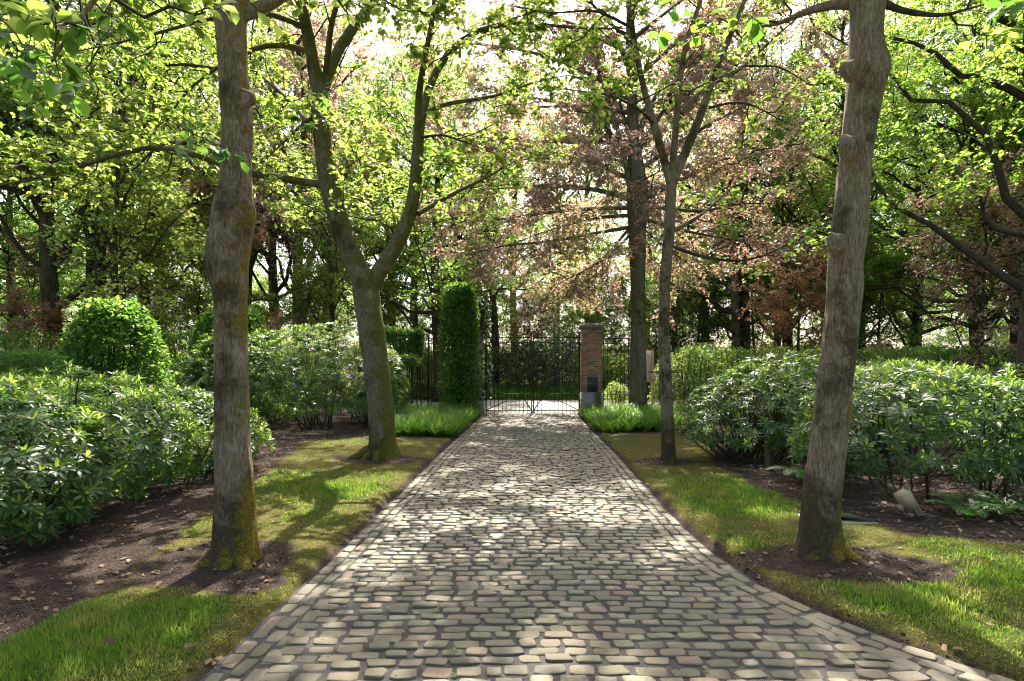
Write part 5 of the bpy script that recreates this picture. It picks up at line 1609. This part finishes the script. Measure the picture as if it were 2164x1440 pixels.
post('small dark timber post in the mulch below the airy rhododendron', px(1622, 8.85), 8.85, .42, .085, M_GTIMBER)
g = Geo(); g.box((-.055, 0, .4), (.07, .09, .86)); g.box((.055, .01, .395), (.075, .09, .85))
o = obj('timber_post', g.mesh('timber_post', M_GTIMBER, False), loc=(px(1264, 19.9), 19.93, 0)); tag(o, 'pair of green-stained timber posts against the brick pillar plinth', 'post')
# garden spotlight on a spike by the beech
lt = empty('garden_spotlight', (px(1335, 18.6), 18.6, 0), 'small black garden spotlight at the copper beech foot', 'spotlight')
g = Geo(); tubes(g, np.array([[[0, 0, -.02], [0, 0, .2], [0, 0, .34]]]), np.array([[.03, .03, .03]]), 8); obj('stake', g.mesh('stake', M_IRON), lt)
g = Geo(); tubes(g, np.array([[[0, .05, .34], [0, .0, .40], [0, -.06, .47], [0, -.065, .475]]]), np.array([[.045, .06, .065, .01]]), 12); hd = obj('lamp_head', g.mesh('lamp_head', M_IRON), lt)
g = Geo(); tubes(g, np.array([[[0, -.066, .476], [0, -.07, .480]]]), np.array([[.05, .002]]), 12); obj('lens', g.mesh('lens', M_STEEL), hd)

# tilted socket box on wooden stakes
bp = np.array([px(1938, 6.05), 6.05, .05])
sb = empty('socket_post', bp, 'beige plastic socket box tilted on wooden stakes in the mulch', 'socket box')
rot = np.array(Matrix.Rotation(math.radians(-33), 3, 'Y'))
rot2 = rot @ np.array(Matrix.Rotation(math.radians(12), 3, 'X'))
for k, (ox, oy, L, w) in enumerate(((0.0, 0.0, .50, .035), (.05, .02, .56, .04))):
    g = Geo(); a = np.array([ox + .06, oy, -.05]); g.bar(a, a + rot2 @ np.array([0, 0, L]), w, .025)
    obj('stake', g.mesh('stake', M_TIMBER, False), sb)
c0 = np.array([.06, 0, -.05]) + rot2 @ np.array([-.05, -.02, .41])
g = Geo(); g.box(c0, (.12, .10, .20), rot2); bx_ = obj('socket_box', g.mesh('socket_box', M_SOCKET, False), sb)
g = Geo(); g.box(c0 + rot2 @ np.array([-.02, -.05, .01]), (.075, .02, .13), rot2); obj('cover', g.mesh('cover', M_SOCKET, False), bx_)
g = Geo(); g.box(c0 + rot2 @ np.array([-.075, 0, -.05]), (.06, .06, .07), rot2); obj('plug', g.mesh('plug', M_SOCKET, False), sb)
pl = c0 + rot2 @ np.array([-.075, 0, -.085])
g = Geo(); tubes(g, resample([pl, pl + [0, -.01, -.08], pl + [.02, -.03, -.15], pl + [.10, -.04, -.19]], 10)[None], np.full((1, 10), .006), 6); obj('cable', g.mesh('cable', M_IRON), sb)

# paving slab lying flat behind the leaning trunk
q = np.array([(3.10, 6.16, 0), (3.66, 6.16, 0), (3.74, 5.80, 0), (3.12, 5.84, 0)]); c0 = q.mean(0); c0[2] = float(ground_h(np.array(c0[0]), np.array(c0[1]))) + .026
q = q - [c0[0], c0[1], 0]
V = np.concatenate([q + [0, 0, -.02], q + [0, 0, .035], q * .985 + [0, 0, .04]])
Fq = [[8, 9, 10, 11]] + [[a + (k + 1) % 4, a + k, a + 4 + k, a + 4 + (k + 1) % 4] for a in (0, 4) for k in range(4)]
o = obj('paving_slab', mk_mesh('paving_slab', V, [Fq], M_SLAB, None, False), loc=c0); tag(o, 'pale stone slab lying flat behind the leaning trunk', 'paving slab')


def fern(label, x, y, fronds, L, seed):
    r = np.random.default_rng(seed)
    root = empty('fern', (x, y, float(ground_h(np.array(x), np.array(y)))), label, 'fern')
    for k in range(fronds):
        th = k * 6.28 / fronds + r.normal() * .25
        n = 22
        t = np.linspace(0, 1, n)
        l = L * r.uniform(.75, 1.1)
        rad = l * (t * .75 + .12 * t ** 2)
        z = l * (.85 * t - .62 * t ** 2.2)
        P = np.stack([np.cos(th) * rad, np.sin(th) * rad, z], 1)
        g = Geo()
        tubes(g, P[None], np.linspace(.005, .001, n)[None], 4)
        tan = nrm(np.gradient(P, axis=0))
        side = np.array([-math.sin(th), math.cos(th), 0])
        for s in (-1, 1):
            pos = np.repeat(P[2:], 2, 0) + np.repeat(tan[2:], 2, 0) * (np.tile([0, .5], n - 2)[:, None] * l / n)
            tt = np.repeat(t[2:], 2)
            wd = l * .21 * np.sin(np.pi * np.clip(tt * .9 + .1, 0, 1)) ** .8 + .012
            d = s * side + np.repeat(tan[2:], 2, 0) * .45 + np.array([0, 0, -.15]) + r.normal(size=(len(pos), 3)) * .06
            nn = np.cross(np.repeat(tan[2:], 2, 0), side * 1.0) * -1
            nn = np.where(nn[:, 2:3] < 0, -nn, nn)
            place_leaves(g, pos, d, nn, wd, T_DIA, width=np.full(len(pos), l * .035), rnd=r.random(len(pos)))
        obj('frond', g.mesh('frond', M_FERN), root)


fern('fern fanning out below the open rhododendron at the frame edge', 5.15, 6.05, 8, .62, 1)
fern('fern with drooping fronds before the socket box stakes', 4.78, 5.95, 7, .55, 2)
fern('fern spreading beside the leaning trunk and timber post', 4.08, 7.9, 7, .6, 3)

# fallen leaves one can pick out
LV = [mk_mesh('fallen_leaf', T_OVAL[0], T_OVAL[1], m) for m in (M_LIME, M_LITTER)]
def fallen(label, grp, name, spots, mesh_, s):
    for u, v in spots:
        y = CAM_H * F_PX / (v - HZ); x = px(u, y)
        on = bool(outside(np.array(x), np.array(y)))
        z = float(ground_h(np.array(x), np.array(y))) + .03 if on else .045
        o = obj(name, mesh_, loc=(x, y, z)); o.scale = (s, s * rng.uniform(.8, 1.2), s)
        o.rotation_euler = (rng.normal() * .35, rng.normal() * .35, rng.uniform(0, 6.28))
        tag(o, label, 'leaf', grp)
fallen('small yellow-green leaf fallen on the cobbles', 'green leaves fallen on the drive', 'fallen_leaf', [(1078, 1200), (960, 1382), (1118, 1248), (1200, 1275), (1382, 1248), (1220, 1188), (855, 1210), (765, 1312), (1012, 1348), (952, 1438), (1340, 1330), (1690, 1403), (1500, 1435), (1620, 1190), (1255, 1120), (900, 1150)], LV[0], .045)
fallen('dry tan leaf lying in the grass of the verge', 'tan leaves in the grass', 'fallen_leaf', [(246, 1392), (412, 1392), (1552, 1146), (390, 1186)], LV[1], .10)

# low leafy mass closing the ground line far beyond the road
r2 = np.random.default_rng(9)
src = next(c for c in bpy.data.objects['bush'].children if c.name.startswith('foliage'))
pts = [(x + r2.uniform(-1, 1), y + r2.uniform(-1.2, 1.2), .1) for y in (37, 41, 46) for x in np.arange(-48, 49, 2.6)]
mass('far_thicket', 'low thicket of bushes closing the ground line beyond the road', src, pts)
